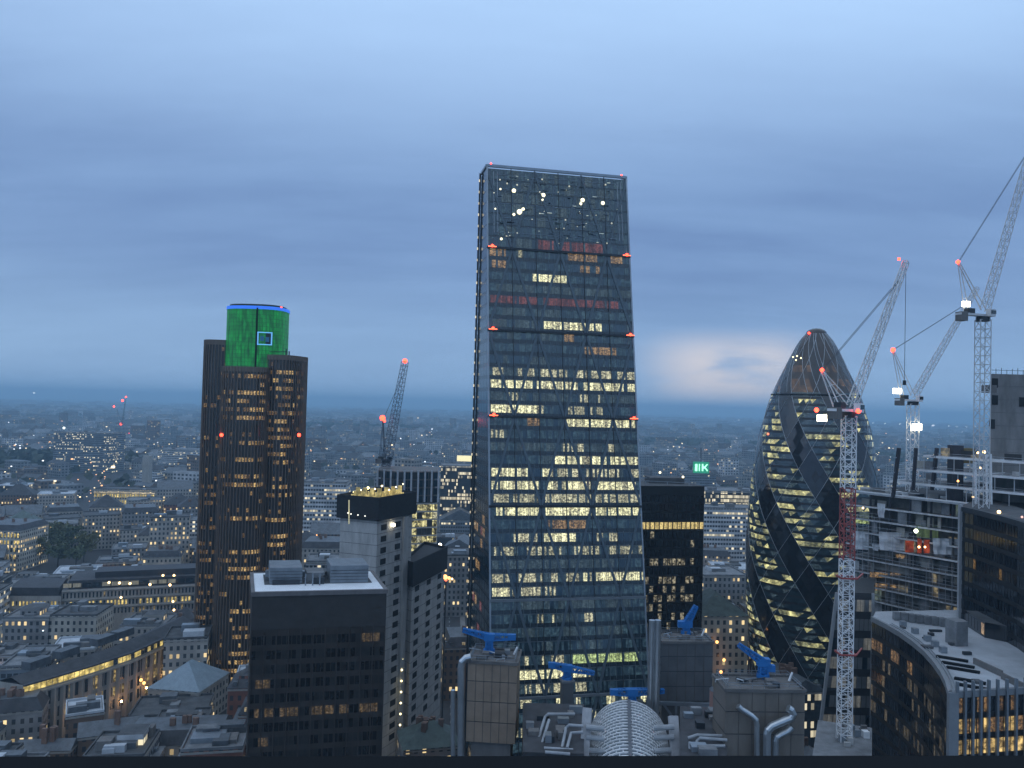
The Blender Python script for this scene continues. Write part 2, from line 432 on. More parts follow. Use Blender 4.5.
# ---- the glass wedge tower
def wedge_tower():
    E1 = Vector((math.cos(R(12)), math.sin(R(12)))); E2 = Vector((-E1.y, E1.x))
    ztop, W, SL, DEP = 222.8, 50.6, .187, 10.5
    TL = XY(487, 281, ztop)
    def fr(f, z, o=0.): p = TL + E1 * (W * f) - E2 * ((ztop - z) * SL + o); return (p.x, p.y, z)
    def bk(f, z): p = TL + E1 * (W * f) + E2 * DEP; return (p.x, p.y, z)
    root = thing('office_tower', 'tall glass wedge skyscraper with sloping face and diagonal braces at the centre', 'skyscraper', (*(TL - E2 * 10 + E1 * 24), 0))
    # hull
    mb = MB(); q = [fr(0, 0), fr(1, 0), bk(1, 0), bk(0, 0)]; t = [fr(0, ztop - 1), fr(1, ztop - 1), bk(1, ztop - 1), bk(0, ztop - 1)]
    for i in range(4): mb.face([q[i], q[(i + 1) % 4], t[(i + 1) % 4], t[i]], 0)
    mb.face(t, 0); mb.build('hull', pbr('tower_spandrel', (.018, .030, .040), .22, .2, .25, .05, .8), root)
    H = 4.06; N = 54
    MT = [GLASS_BLUE, DIM, LITA, LITB, LITO, LITP, LITG, litglass('dusk_room', (.38, .70, .82), .085, (.035, .065, .09), lo=.15, scale=.9)]
    T = {0: [(.05, .9, 1, .25)], 1: [(.1, .9, 1, .3)], 2: [(.1, .4, 1, .5), (.6, .9, 1, .3)], 3: [(.05, .95, 1, .3)], 4: [(.1, .9, 1, .2)], 5: [(.05, .2, 1, .5)],
         6: [(.2, .3, 1, 1), (.33, .46, 5, .95), (.52, .8, 5, .7)],
         7: [(0, .13, 4, .9), (.2, .25, 2, 1), (.55, .77, 4, .8), (.86, .94, 4, .9)], 8: [(0, .13, 4, .4), (.62, .8, 4, .35)], 9: [(.3, .54, 3, .8)], 10: [(0, 1, 1, .6)],
         11: [(.02, .9, 5, .75)], 12: [(.1, .5, 1, .4)], 13: [(0, .37, 1, .6), (.37, .78, 3, .85)],
         14: [(.1, .6, 1, .3), (.5, .58, 4, .8)], 15: [(.65, .87, 4, .8)], 16: [(.1, .4, 1, .4)], 17: [(0, 1, 2, .6), (.1, .2, 1, 1)], 18: [(0, 1, 3, .68)], 19: [(0, 1, 1, .6), (.12, .2, 2, .8), (.6, .8, 2, .4)],
         20: [(0, .36, 3, .85), (.53, .76, 2, .6)], 21: [(.25, .35, 4, .7), (.52, 1, 3, .88)], 22: [(.01, .12, 2, .9)], 23: [(0, 1, 1, .6), (.45, .85, 2, .35)], 24: [(.35, .45, 1, .9), (.43, 1, 3, .75)],
         25: [(0, .25, 3, .8), (.33, .42, 3, .8), (.45, 1, 2, .55)], 26: [(0, .32, 3, .8), (.36, 1, 3, .62)], 27: [(.03, .32, 2, .9), (.36, .66, 2, .8), (.7, 1, 2, .9)],
         28: [(.04, .32, 3, .75), (.36, .66, 3, .8), (.7, 1, 3, .9)], 29: [(.38, .62, 4, .85)], 30: [(.05, .3, 2, .4), (.35, .55, 3, .7), (.55, .85, 2, .3)], 31: [(0, 1, 2, .55)], 32: [(0, .8, 1, .7)],
         33: [(.02, .6, 2, .6), (.6, 1, 3, .7)], 34: [(.02, .15, 3, .9), (.2, .42, 2, .7)], 35: [(.2, .9, 1, .5)], 36: [(.25, .7, 2, .25), (.4, .55, 1, 1)], 37: [(.2, .9, 1, .4)], 38: [(.1, .8, 1, .3)],
         39: [(.2, .5, 2, .4), (.5, .95, 6, .9)], 40: [(0, .62, 3, .85)], 41: [(0, .6, 2, .7)]}
    NC = 72
    for i in range(N):
        zt, zb = ztop - 1 - i * H, ztop - 1 - (i + 1) * H + (1.25 if i > 6 else .35)
        dk = rnd.choice((.85, .7, .35)); row = [7 if rnd.random() < (dk if i > 6 else .35) else 0 for _ in range(NC)]
        for (f0, f1, lv, pr) in T.get(i, [(0, 1, 2, .35), (0, 1, 3, .2)]):
            for j in range(NC):
                if f0 <= (j + .5) / NC <= f1:
                    pk = .5 + .5 * math.sin(j * .55 + i * 2.1) * math.sin(j * .23 + i * 1.3)
                    gap_ = (j % 24) < 1 or (j % 12) < 1 and rnd.random() < .6
                    run = .5 + .28 * math.sin(j * .31 + i * 3.7 + lv) + .22 * math.sin(j * .83 + i * 1.9)
                    if not gap_ and run < pr * 1.32 and rnd.random() < .97: row[j] = lv if rnd.random() < .78 else max(1, lv - 1 if lv in (2, 3) else lv)
        mb = MB(); o = .08
        for j in range(NC):
            f0, f1 = (j + .03) / NC, (j + .97) / NC
            mb.face([fr(f0, zb, o), fr(f1, zb, o), fr(f1, zt, o), fr(f0, zt, o)], row[j], [(0, 0), (1, 0), (1, 1), (0, 1)])
        # west flank of the same storey
        for j in range(8):
            def sd(k, z, oo=.07):
                A, B = Vector(fr(0, z)), Vector(bk(0, z)); p = A.lerp(B, k); return (p.x - E1.x * oo, p.y - E1.y * oo, z)
            k0, k1 = (j + .05) / 8, (j + .95) / 8
            m = 0
            if j == 7: m = 0
            elif i in (29, 30, 31, 33, 36, 38) and j > 1 and rnd.random() < .5: m = rnd.choice((4, 5, 4))
            mb.face([sd(k1, zb), sd(k0, zb), sd(k0, zt), sd(k1, zt)], m)
        mb.build('window_band', MT, root)
    # mega-frame: ladders of braces behind the glass plane, transoms every seven storeys
    BR = pbr('brace_paint', (.078, .108, .13), .4, .2, .1)
    for s in range(8):
        z1, z0 = ztop - 1 - 28.4 * s, ztop - 1 - 28.4 * (s + 1)
        if z0 < 0: z0 = 0.
        for b_ in range(6):
            fa, fb = b_ / 6, (b_ + 1) / 6
            up = (b_ + s) % 2 == 0
            p, q_ = (fr(fa, z1, .2), fr(fb, z0, .2)) if up else (fr(fa, z0, .2), fr(fb, z1, .2))
            MB().beam(p, q_, .22, .85, 0, up=(E1.x, E1.y, 0)).build('diagonal_brace', BR, root)
        if s:
            MB().beam(fr(-.004, z1, .3), fr(1.004, z1, .3), .8, .75).build('transom', DSTEEL if s < 5 else STEEL, root)
            if s < 4:
                for f in (.03, .975):
                    mb = MB().ball(fr(f, z1 + .5, .9), .5); mb.build('aviation_lamp', REDL, root, True)
                    MB().beam(fr(f - .028, z1 + .25, .75), fr(f + .028, z1 + .25, .75), .22, .3).build('lamp_glow_strip', REDG, root)
    for k in range(7):
        f = k / 6
        MB().beam(fr(f, 0, .16), fr(f, ztop, .16), .5 if k in (0, 6) else .22, .3).build('mullion', STEEL if k in (0, 6) else DSTEEL, root)
    mb = MB()
    for k in (0, 1):
        for j in range(4):
            pass
    for (p, q_) in ((fr(0, ztop), fr(1, ztop)), (fr(1, ztop), bk(1, ztop)), (bk(1, ztop), bk(0, ztop)), (bk(0, ztop), fr(0, ztop))): mb.beam(p, q_, .9, .9)
    mb.build('roof_edge', STEEL, root)
    MB().beam(Vector(bk(0, 0)) - Vector((E1.x, E1.y, 0)) * .5, Vector(bk(0, ztop)) - Vector((E1.x, E1.y, 0)) * .5, .7, .7).build('corner_column', DSTEEL, root)
    # lamps among the plant under the roof, ladder of lights up the rear corner
    for (px, py, r) in ((514, 189, .75), (545, 192, .75), (587, 195, .75), (609, 197, .7), (519, 211, .95), (500, 188, .35), (585, 199, .5), (499, 240, .45), (494, 209, .3), (544, 197, .4), (523, 208, .6), (513, 214, .5)):
        z = ZAT(px, py, 279); f = ((XY(px, 281, z) - TL).dot(E1)) / W
        MB().ball(fr(f, z, .12), r).build('plant_room_lamp', emit('plant_lamp', (1, .90, .58), 2.2), root, True)
    for i in range(0, 40):
        z = 220 - i * 4.06
        p = Vector(bk(0, z)) - Vector((E1.x, E1.y, 0)) * .9 - Vector((E2.x, E2.y, 0)) * .7
        MB().box(p, (.16, 0, 0), (0, .16, 0), (0, 0, .4)).build('stair_light', emit('stair_light' if i % 3 else 'stair_light_bright', (1, .82, .52), .45 if i % 3 else .9), root)
    for (f, b_) in ((0.03, 0), (.97, 0)):
        p = Vector(fr(f, ztop + .9, -.5)); lamp(root, p, .32, REDL)
    # a pale slab edge behind the glass of every storey, and fine mullions between the main ones
    SE = pbr('slab_edge_behind_glass', (.105, .14, .16), .5, .1, .15)
    for i in range(1, N):
        z = ztop - 1 - i * H
        if i % 7: MB().beam(fr(.004, z - .12, .12), fr(.996, z - .12, .12), .10, .22).build('floor_edge', SE, root)
    for k in range(1, 24):
        if k % 4: MB().beam(fr(k / 24, 2, .11), fr(k / 24, ztop - 1.2, .11), .10, .12).build('fine_mullion', SE, root)
    pr_ = random.Random(3)
    for i in range(95):
        f, z = pr_.uniform(.05, .93), ztop - pr_.uniform(2, 26); w_ = pr_.uniform(.01, .05)
        MB().beam(fr(f, z, .15), fr(f + w_, z, .15), pr_.choice((.15, .4, .9)), .1).build('plant_unit', pr_.choice((STEEL, SE, SE, DSTEEL, pbr('plant_blue', (.05, .10, .16), .5), emit('plant_strip', (.9, 1, .85), .45))), root)
    for i in range(34):
        MB().ball(fr(pr_.uniform(.04, .95), ztop - pr_.uniform(1.5, 26.5), .14), pr_.choice((.14, .18, .22, .3))).build('plant_room_lamp', emit('plant_lamp_faint', (1, .92, .66), .5), root, True)
    for f in (.045, .07, .93, .955):
        MB().beam(fr(f, ztop - 24, .16), fr(f, ztop - 2, .16), .16, .1).build('plant_ladder', STEEL, root)
    # hatch of steel ties in the crown
    for i in range(5):
        z = ztop - 3 - i * 5.2
        MB().beam(fr(.06 + .02 * (i % 2), z, .17), fr(.92 - .05 * (i % 3), z, .17), .16, .1).build('plant_floor_edge', STEEL, root)
    hero([fr(0, 0)[:2], fr(1, 0)[:2], bk(1, 0)[:2], bk(0, 0)[:2]], 200)
    return root
wedge_tower()

# ---- brown three-winged tower with a green lit crown
def winged_tower():
    Y0 = 398
    cen = XY(255, Y0 + 4, 120)
    root = thing('office_tower', 'brown three-winged skyscraper with vertical fins and a green lit crown', 'skyscraper', (cen.x, cen.y, 0))
    FIN = pbr('bronze_fin', (.185, .138, .108), .5, .2, .1)
    BODY = pbr('bronze_glass', (.045, .033, .027), .22, .1, .3, .1, .6)
    mats = [BODY, WARM2, WARM1, litglass('warm_window_mid', (1, .62, .25), .40, (.01, .01, .01), lo=.2)]
    def wing(pxc, Yc, rw, rd, z1, yaw, litf):
        c = XY(pxc, Yc, 100); n = 48
        fp = []
        dense = []
        for k in range(720):
            t = 2 * math.pi * k / 720; ct, st = math.cos(t), math.sin(t); e = .62
            dense.append(Vector((rw * math.copysign(abs(ct) ** e, ct), rd * math.copysign(abs(st) ** e, st))))
        cum = [0.]
        for k in range(720): cum.append(cum[-1] + (dense[(k + 1) % 720] - dense[k]).length)
        for k in range(n):
            tgt = cum[-1] * k / n; i = max(j for j in range(720) if cum[j] <= tgt); x, y = dense[i]
            fp.append(c + Vector((x * math.cos(yaw) - y * math.sin(yaw), x * math.sin(yaw) + y * math.cos(yaw))))
        wg = MB().prism(fp, 0, z1, 0).build('wing', BODY, root)
        fins = MB()
        for k in range(n):
            a = fp[k]; dd = (a - c).normalized(); tt = Vector((-dd.y, dd.x))
            fins.box((a.x + dd.x * .2, a.y + dd.y * .2, z1 / 2 + .5), (*(tt * .15), 0), (*(dd * .30), 0), (0, 0, z1 / 2 + .5))
        fins.prism(inset(fp, -.25), z1 - 1.4, z1 + 1.0, 0)
        fins.build('fins', FIN, wg)
        rowp = {}
        def lit(i, f, j, k):
            if i not in rowp: rowp[i] = rnd.choice((0, .1, .3, .5, .75, .95, .95))
            m = (fp[f] + fp[(f + 1) % n]) / 2; px = proj((m.x, m.y, 100))[0]
            p = rowp[i] * litf(px)
            if rnd.random() < p: return rnd.choice((2, 3, 3, 2))
            return 1 if rnd.random() < (.05 + .45 * (rowp[i] > .4)) else 0
        vis = [f for f in range(n) if ((fp[f] + fp[(f + 1) % n]) / 2 - c).dot(-c) > -2.]
        bands(wg, fp, 4, z1 - 2.5, 3.9, 9, lit, mats, 2.0, vis, .1, gap=.28)
    zl_, zf, zr = ZAT(214, 342, Y0), ZAT(246, 369, Y0 - 10), ZAT(295, 358, Y0)
    wing(217.5, Y0 + 9, 7.6, 12, zl_, R(12), lambda px: .07 if px < 222 else .3)
    wing(243, Y0 - 6, 10.3, 9.5, zf, R(3), lambda px: .95 if 233 < px < 262 else .12)
    wing(279.5, Y0 + 5, 9.2, 12, zr, R(-14), lambda px: .75 if 272 < px < 287 else .06)
    # crown
    zc0, zc1 = ZAT(257, 371, Y0 - 8), ZAT(257, 307, Y0 - 2)
    cc = XY(257, Y0 + 5, 160)
    def ring(rw, rd, n=40):
        out = []
        for k in range(n):
            t = 2 * math.pi * k / n; ct, st = math.cos(t), math.sin(t)
            out.append(cc + Vector((rw * math.copysign(abs(ct) ** .75, ct), rd * math.copysign(abs(st) ** .75, st))))
        return out
    m, t, b = nmat('green_led_screen'); L = t.links.new
    uv = t.nodes.new('ShaderNodeUVMap'); wv = t.nodes.new('ShaderNodeTexNoise'); mp = t.nodes.new('ShaderNodeMapping'); L(uv.outputs[0], mp.inputs[0]); mp.inputs[3].default_value = (.6, .18, 1)
    L(mp.outputs[0], wv.inputs['Vector']); wv.inputs['Scale'].default_value = 1; wv.inputs['Detail'].default_value = 3
    br = t.nodes.new('ShaderNodeTexBrick'); L(uv.outputs[0], br.inputs['Vector']); br.inputs['Scale'].default_value = 1; br.inputs['Mortar Size'].default_value = .12; br.offset = 0
    br.inputs['Brick Width'].default_value = 1.6; br.inputs['Row Height'].default_value = 1.9
    br.inputs['Color1'].default_value = (1, 1, 1, 1); br.inputs['Color2'].default_value = (.8, .8, .8, 1); br.inputs['Mortar'].default_value = (.4, .4, .4, 1)
    mm = t.nodes.new('ShaderNodeMath'); mm.operation = 'MULTIPLY'; L(br.outputs['Color'], mm.inputs[0])
    rg = t.nodes.new('ShaderNodeMapRange'); L(wv.outputs['Fac'], rg.inputs[0]); rg.inputs[1].default_value = .3; rg.inputs[2].default_value = .7; rg.inputs[3].default_value = .07; rg.inputs[4].default_value = .29
    L(rg.outputs[0], mm.inputs[1]); L(mm.outputs[0], b.inputs['Emission Strength']); b.inputs['Emission Color'].default_value = (.02, .95, .16, 1)
    b.inputs['Base Color'].default_value = (.01, .02, .02, 1); m.cycles.emission_sampling = 'NONE'
    crown = MB().prism(ring(14.2, 13), zc0, zc1, 0, 1).build('crown', [m, DSTEEL], root)
    BL = emit('blue_led', (.05, .22, 1), .55)
    MB().prism(ring(14.45, 13.25), zc1 - 1.6, zc1 - .1, 0, 1).build('led_ring', [BL, DSTEEL], crown)
    MB().prism(ring(13, 12), zc1, zc1 + .9, 0, 0).build('parapet', DSTEEL, crown)
    # dark joint and the outlined square on the screen
    fpY = lambda px: cc.y - 13 * abs(max(0., 1 - abs((XY(px, cc.y - 13, 170).x - cc.x) / 14.2) ** (2 / .75))) ** (.75 / 2)
    p0, p1 = XY(256.5, fpY(256) - .2, 170), XY(256.5, fpY(256) - .2, 170)
    MB().box((p0.x, p0.y, (zc0 + zc1) / 2), (.35, 0, 0), (0, .25, 0), (0, 0, (zc1 - zc0) / 2 - 1)).build('joint', BLACK, crown)
    yq = fpY(265) - .35
    z0q, z1q = ZAT(265, 345, yq), ZAT(265, 332, yq); pq, pe = XY(257.6, yq - .4, 172), XY(272.5, yq + 1.2, 172)
    sq = MB(); nq = 6
    def sqr(x0, x1, z0, z1, m, o):
        a_, b_ = pq.lerp(pe, x0), pq.lerp(pe, x1); sq.box(((a_.x + b_.x) / 2, (a_.y + b_.y) / 2 - o, (z0 + z1) / 2), ((b_.x - a_.x) / 2, (b_.y - a_.y) / 2, 0), (0, .1, 0), (0, 0, (z1 - z0) / 2), m)
    sqr(0, 1, z0q, z1q, 0, 0); hq = z1q - z0q
    sqr(.0, 1, z1q - .45, z1q, 1, .15); sqr(0, 1, z0q, z0q + .45, 1, .15); sqr(0, .08, z0q, z1q, 1, .15); sqr(.92, 1, z0q, z1q, 1, .15)
    sqr(.2, .45, z0q + hq * .3, z0q + hq * .7, 2, .15); sqr(.55, .8, z0q + hq * .25, z0q + hq * .62, 2, .15)
    sq.build('screen_emblem', [pbr('screen_black', (.006, .008, .02), .3), emit('blue_outline', (.2, .55, 1), .6), emit('dim_screen_figure', (.02, .12, .25), .25)], crown)
    for (px, py) in ((240, 306), (281, 308)): lamp(root, P(px, py, Y0), .75, REDL)
    for (px, py) in ((251, 305), (262, 305), (270, 306)): lamp(root, P(px, py, Y0 - 3), .3, REDG)
    for (px, py) in ((221.5, 435), (299, 435)):
        lamp(root, P(px, py, Y0 - 14.5), .85, REDL)
    mast = MB()
    for (px, h) in ((289, 3), (286, 4), (264, 2)):
        q = XY(px, Y0 - 4, 160); mast.beam((q.x, q.y, zr), (q.x, q.y, zr + h), .5)
    mast.beam((*XY(265, Y0 - 6, 160), zr + 2.2), (*XY(287, Y0 - 6, 160), zr + 2.6), .3); mast.build('roof_rail', DSTEEL, root)
    MB().prism(ring(12, 11), 0, zc0, 0).build('core', BODY, root)
    hero([(cen.x - 22, cen.y), (cen.x + 22, cen.y)], 180)
winged_tower()

# ---- dark slab with white-edged roof
def dark_slab():
    z1 = ZAT(253, 592, 230); yr = YAT(386, 589, z1)
    A, B = XY(253, 230, z1), XY(386, yr, z1)
    e = (B - A).normalized(); n = Vector((-e.y, e.x)); n = (n * .985 + e * -.10).normalized()
    fp = [A, B, B + n * 27, A + n * 27]; c = centre(fp)
    root = thing('office_block', 'dark brown office slab with a white-edged flat roof and plant boxes', 'office block', (c.x, c.y, 0))
    WALL = pbr('brown_black_cladding', (.050, .041, .036), .6, .1, .25, .15, .3)
    MB().prism(fp, 0, z1 - .9, 0).build('wall', WALL, root)
    pf = MB().prism(inset(fp, -.2), z1 - 10.5, z1 - 1, 0)
    pf.build('plant_screen', pbr('louvre_screen', (.052, .047, .045), .6, .1, .15, .35, .3), root)
    mb = MB(); o, i_ = inset(fp, -.5), inset(fp, .5)
    for k in range(4):
        mb.face([(*o[k], z1 - 1.2), (*o[(k + 1) % 4], z1 - 1.2), (*o[(k + 1) % 4], z1), (*o[k], z1)]); mb.face([(*o[k], z1), (*o[(k + 1) % 4], z1), (*i_[(k + 1) % 4], z1), (*i_[k], z1)])
        mb.face([(*i_[k], z1), (*i_[(k + 1) % 4], z1), (*i_[(k + 1) % 4], z1 - .9), (*i_[k], z1 - .9)])
    mb.build('parapet', pbr('parapet_grey', (.15, .14, .14), .6), root)
    MB().prism(inset(fp, .55), z1 - .88, z1 - .15, 0).build('roof', pbr('bright_white_membrane', (.88, .91, .94), .6, 0, .06, .3), root)  # roof membrane in one very bright white
    MB().prism([A.lerp(B, .09) + n * 9.5, A.lerp(B, .93) + n * 9.5, A.lerp(B, .93) + n * 24, A.lerp(B, .09) + n * 24], z1 - .15, z1 - .05, 0).build('roof_deck', ROOFG, root)
    def rb(f0, f1, g0, g1, h, nm='plant_box', mt=ROOFP):
        q = [A.lerp(B, f0) + n * g0, A.lerp(B, f1) + n * g0, A.lerp(B, f1) + n * g1, A.lerp(B, f0) + n * g1]
        MB().prism(q, z1 - .4, z1 + h, 0).build(nm, mt, root)
    GP = pbr('galvanised_plant', (.20, .23, .26), .6, .2, .2)
    rb(.13, .38, 10, 22, 4.6, mt=GP); rb(.60, .90, 9.8, 22, 5.0, mt=GP); rb(.42, .56, 12, 20, 2.6, mt=ROOFP); rb(.46, .55, 8.9, 9.4, 1.8, mt=DSTEEL); rb(.15, .36, 9, 9.4, 1.2, mt=DSTEEL)
    for k in range(16):
        q = A.lerp(B, rnd.uniform(.12, .9)) + n * rnd.uniform(9.8, 23); h_ = rnd.uniform(.3, 1.1)
        MB().box((q.x, q.y, z1 - .05 + h_), (rnd.uniform(.3, 1.6), 0, 0), (0, rnd.uniform(.3, 1.), 0), (0, 0, h_)).build('roof_unit', rnd.choice((GP, DSTEEL, ROOFG, STEEL)), root)
    for (f0, f1) in ((.13, .38), (.60, .90)):
        lv = MB()
        for k in range(1, 5): lv.beam((*(A.lerp(B, f0) + n * 9.7), z1 + k * .9), (*(A.lerp(B, f1) + n * 9.7), z1 + k * .9), .1, .1)
        lv.build('louvre_lines', DSTEEL, root)
    for k in range(3):
        q = A.lerp(B, .40 + .055 * k) + n * 7; MB().beam((*q, z1), (*q, z1 + 3.4), .35).build('vent_pipe', GP, root)
    bd = pbr('bronze_pane', (.010, .009, .009), .2, 0, .4, .2, .35)
    blind = litglass('brown_blind', (1, .62, .35), .045, (.03, .025, .02), lo=.4)
    def lit(i, f, j, k):
        if f: return 0
        x = j / k
        if i == 0 and .80 < x < .96: return 2
        if i == 3 and .03 < x < .14: return 2
        if i == 7 and .05 < x < .12: return 2
        if i == 5 and (.02 < x < .18 or .22 < x < .37 or .42 < x < .74 or .80 < x < .95): return 2 if rnd.random() < .85 else 1
        
        return 1 if rnd.random() < .4 else 0
    bands(root, fp, 2, z1 - 12.4, 4.0, 1.35, lit, [bd, pbr('bronze_pane_dark', (.026, .023, .022), .3, 0, .4, .3, .35), litglass('tan_blind_lit', (1, .68, .36), .13, (.03, .025, .02), lo=.25)], 1.6, [0, 1, 3], .08, gap=.16)
    fins = MB()
    for k in range(12):
        q = A.lerp(B, k / 11) - n * .12; fins.beam((*q, 0), (*q, z1 - 10.5), .34, .3)
    fins.build('pilasters', WALL, root)
    hero(fp, z1)
dark_slab()

# ---- slip-formed concrete cores under construction
def concrete_core(fp, z1, hf, label, lit_deck, lampcol):
    fp = ccw(fp); c = centre(fp)
    root = thing('concrete_core', label, 'lift core', (c.x, c.y, 0))
    MB().prism(fp, 0, z1 - hf * .6, 0).build('shaft', CONC, root)
    # joints of the slipform lifts, one proud fillet per storey
    js = MB()
    for k in range(1, int(z1 / 4)):
        if k * 4 < z1 - hf: js.prism(inset(fp, -.05), k * 4 - .08, k * 4 + .08, 0)
    js.build('pour_joints', CONCD, root)
    o = inset(fp, -.95)
    # formwork skirt with working deck
    mb = MB()
    for k in range(len(o)):
        a_, b_ = o[k], o[(k + 1) % len(o)]; n_ = (b_ - a_).normalized(); n_ = Vector((n_.y, -n_.x))
        mb.box(((a_.x + b_.x) / 2, (a_.y + b_.y) / 2, z1 - hf / 2), (*((b_ - a_) / 2 + (b_ - a_).normalized() * .2), 0), (*(n_ * .14), 0), (0, 0, hf / 2))
    mb.build('formwork_screen', pbr('black_mesh_screen', (.014, .016, .02), .8, 0, .4, .8), root)
    MB().prism(inset(fp, -.75), z1 - (hf * .55 if lit_deck else 1.6), z1 - (hf * .5 if lit_deck else 1.2), 0).build('working_deck', CONCD if lit_deck else pbr('dark_ply_deck', (.03, .032, .035), .85), root)
    return root, fp
fpA = [XY(339, 306, 80), XY(376, 300, 80), XY(411, 322, 80), XY(376, 334, 80)]
zA = ZAT(376, 497, 300)
rootA, fpA = concrete_core(fpA, zA, 8.6, 'tall bare concrete lift core with a black screen and yellow work lights on top', True, None)
fpB = [XY(406, 322, 70), XY(412, 318, 70), XY(444, 352, 70), XY(425, 362, 70)]
zB = ZAT(410, 561, 318)
rootB, fpB = concrete_core(fpB, zB, 9.5, 'lower concrete lift core with a black screen, right of the taller core', False, None)
hero(fpA, zA); hero(fpB, zB)
DARKH = pbr('core_opening', (.012, .013, .015), .9)
def openings(root, a, b, z0, z1, cols, hs=4.0, w=.16, pier=None):
    a, b = Vector(a), Vector(b); e = (b - a).normalized(); n = Vector((e.y, -e.x))
    k = 0
    for z in [z1 - hs * i for i in range(int((z1 - z0) / hs))]:
        for f in cols:
            p = a.lerp(b, f) + n * .03; hw = (b - a) * w / 2
            MB().box((p.x, p.y, z - 1.5), (*hw, 0), (*(n * .05), 0), (0, 0, 1.05)).build('opening', DARKH, root)
iA = fpA.index(min(fpA, key=lambda p: p.y))
openings(rootA, fpA[iA], fpA[(iA + 1) % 4], 10, zA - 10, (.18, .58), 4.2, .15)
p, q = fpA[iA], fpA[(iA + 1) % 4]; e = (q - p).normalized(); n = Vector((e.y, -e.x))
for f in (.78,): 
    c_ = p.lerp(q, f); MB().box((c_.x + n.x * .4, c_.y + n.y * .4, (zA - 9) / 2), (*(e * 1.6), 0), (*(n * .5), 0), (0, 0, (zA - 9) / 2)).build('buttress', CONC, rootA)
iB = fpB.index(min(fpB, key=lambda p: p.y))
openings(rootB, fpB[iB], fpB[(iB + 1) % 4], 14, zB - 10, (.15, .5, .85), 4.2, .12)
# work lights and timber on deck of the taller core
for (px, py, r) in ((354, 492, .5), (361, 490, .35), (368, 488, .7), (375, 489, .45), (382, 486, .5), (389, 490, .5), (396, 487, .4), (403, 484, .35), (349, 496, .3)):
    lamp(rootA, P(px, py, 312), r * .75, emit('work_lamp', (1, .84, .38), 6, 'AUTO'), 'work_lamp')
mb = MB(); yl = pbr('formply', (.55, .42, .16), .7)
for k in range(22):
    t = k / 21; q = (fpA[iA - 1].lerp(fpA[iA], t * 2) if t < .5 else fpA[iA].lerp(fpA[(iA + 1) % 4], t * 2 - 1)); q = q.lerp(centre(fpA), .32)
    mb.box((q.x, q.y, zA - 2.6), (.75, 0, 0), (0, .3, 0), (0, 0, 2.4 + 1.4 * ((k * 7) % 3)))
mb.build('timber_shutters', litglass('glowing_formply', (1, .80, .30), .55, (.4, .3, .12), lo=.25, scale=.5), rootA)  # timber glows: the work light on it is put into its material
p = fpA[iA]
for k, (px, py) in enumerate(((351, 514), (358, 515), (365, 516), (348, 513))):
    lamp(rootA, P(px, py, 297), .25, emit('small_lamp', (1, .95, .8), 1.8), 'screen_lamp')
MB().beam(P(349, 500, 298), P(349, 524, 298), .35).build('hoist_rail', emit('rail_lit', (1, .85, .45), .3), rootA)
lamp(rootA, P(393.5, 525, 308), .75, WHITEL, 'floodlight')
# lamps up the hoist between the two cores
for i in range(9):
    lamp(rootA, P(402.5 - i * .35, 648 + i * 11, 318 - i), .42, emit('hoist_lamp', (1, .84, .42), 3.2), 'hoist_lamp')
# small lit hoist cabin and canopy at the foot
ca = XY(425, 335, 15)
gan = thing('site_gantry', 'pale steel site gantry at the foot of the concrete cores', 'gantry', (ca.x, ca.y, 0))
mb = MB()
g0, g1 = P(404, 752, 322), P(436, 738, 338)
for s_ in (0, 3.2):
    for h_ in (0, 3): mb.beam(g0 + Vector((s_, s_ * .4, h_)), g1 + Vector((s_, s_ * .4, h_)), .4)
for k in range(8):
    t = k / 7; a_ = g0.lerp(g1, t); mb.beam(a_, a_ + Vector((3.2, 1.3, 0)), .3); mb.beam(a_, a_ + Vector((0, 0, 3)), .3); mb.beam(a_ + Vector((0, 0, 3)), a_ + Vector((3.2, 1.3, 3)), .3)
mb.build('frame', STEEL, gan)
for t in (.05, .35, .65, .95):
    a_ = g0.lerp(g1, t); MB().beam((a_.x, a_.y, 0), (a_.x, a_.y, a_.z), .5).build('post', STEEL, gan)

# ---- glazed tower under construction behind the cores
def part_glazed():
    z1 = ZAT(400, 470, 425)
    fp = [XY(377, 428, 90), XY(397, 420, 90), XY(438, 428, 90), XY(438, 456, 90), XY(380, 458, 90)]; c = centre(fp)
    root = thing('office_tower', 'half-finished tower with lit open floors and a crane on its roof', 'tower', (c.x, c.y, 0))
    MB().prism(inset(fp, 1.6), 0, z1 - .5, 0).build('core', CONCD, root)
    lo = [litglass('site_light', (1, .90, .42), 1.0, (.03, .03, .03), lo=.05, scale=.45), pbr('open_floor', (.05, .055, .06), .7), LITA, GLASS_BLUE]
    def lit(i, f, j, k):
        if i < 4: return 3 if (j % 3) else 1
        if f == 0: return 3 if rnd.random() < .8 else 0
        return rnd.choice((0, 0, 1, 2, 0))
    bands(root, fp, 2, z1 - 1, 4.1, 2.6, lit, lo, .8, [0, 1, 2], -.4)
    for k in range(int((z1 - 14) / 4.1)):
        z = z1 - 1 - k * 4.1
        if z < 3: break
        if 0 < k < 4: continue
        MB().prism(fp, z - .02, z + .55, 0).build('floor_slab', CONC if k > 3 else CONCD, root)
    for f in (0, 1, 2):
        a_, b_ = fp[f], fp[f + 1] if f < 4 else fp[0]
        for k in range(6 if f == 1 else 3):
            p = a_.lerp(b_, k / (6 if f == 1 else 3)); MB().box((p.x, p.y - .35, (z1 - 8)), (.45, 0, 0), (0, .3, 0), (0, 0, 8.2)).build('fin', pbr('pale_fin', (.45, .48, .52), .5), root)
    hero(fp, z1)
    return z1
zt5 = part_glazed()

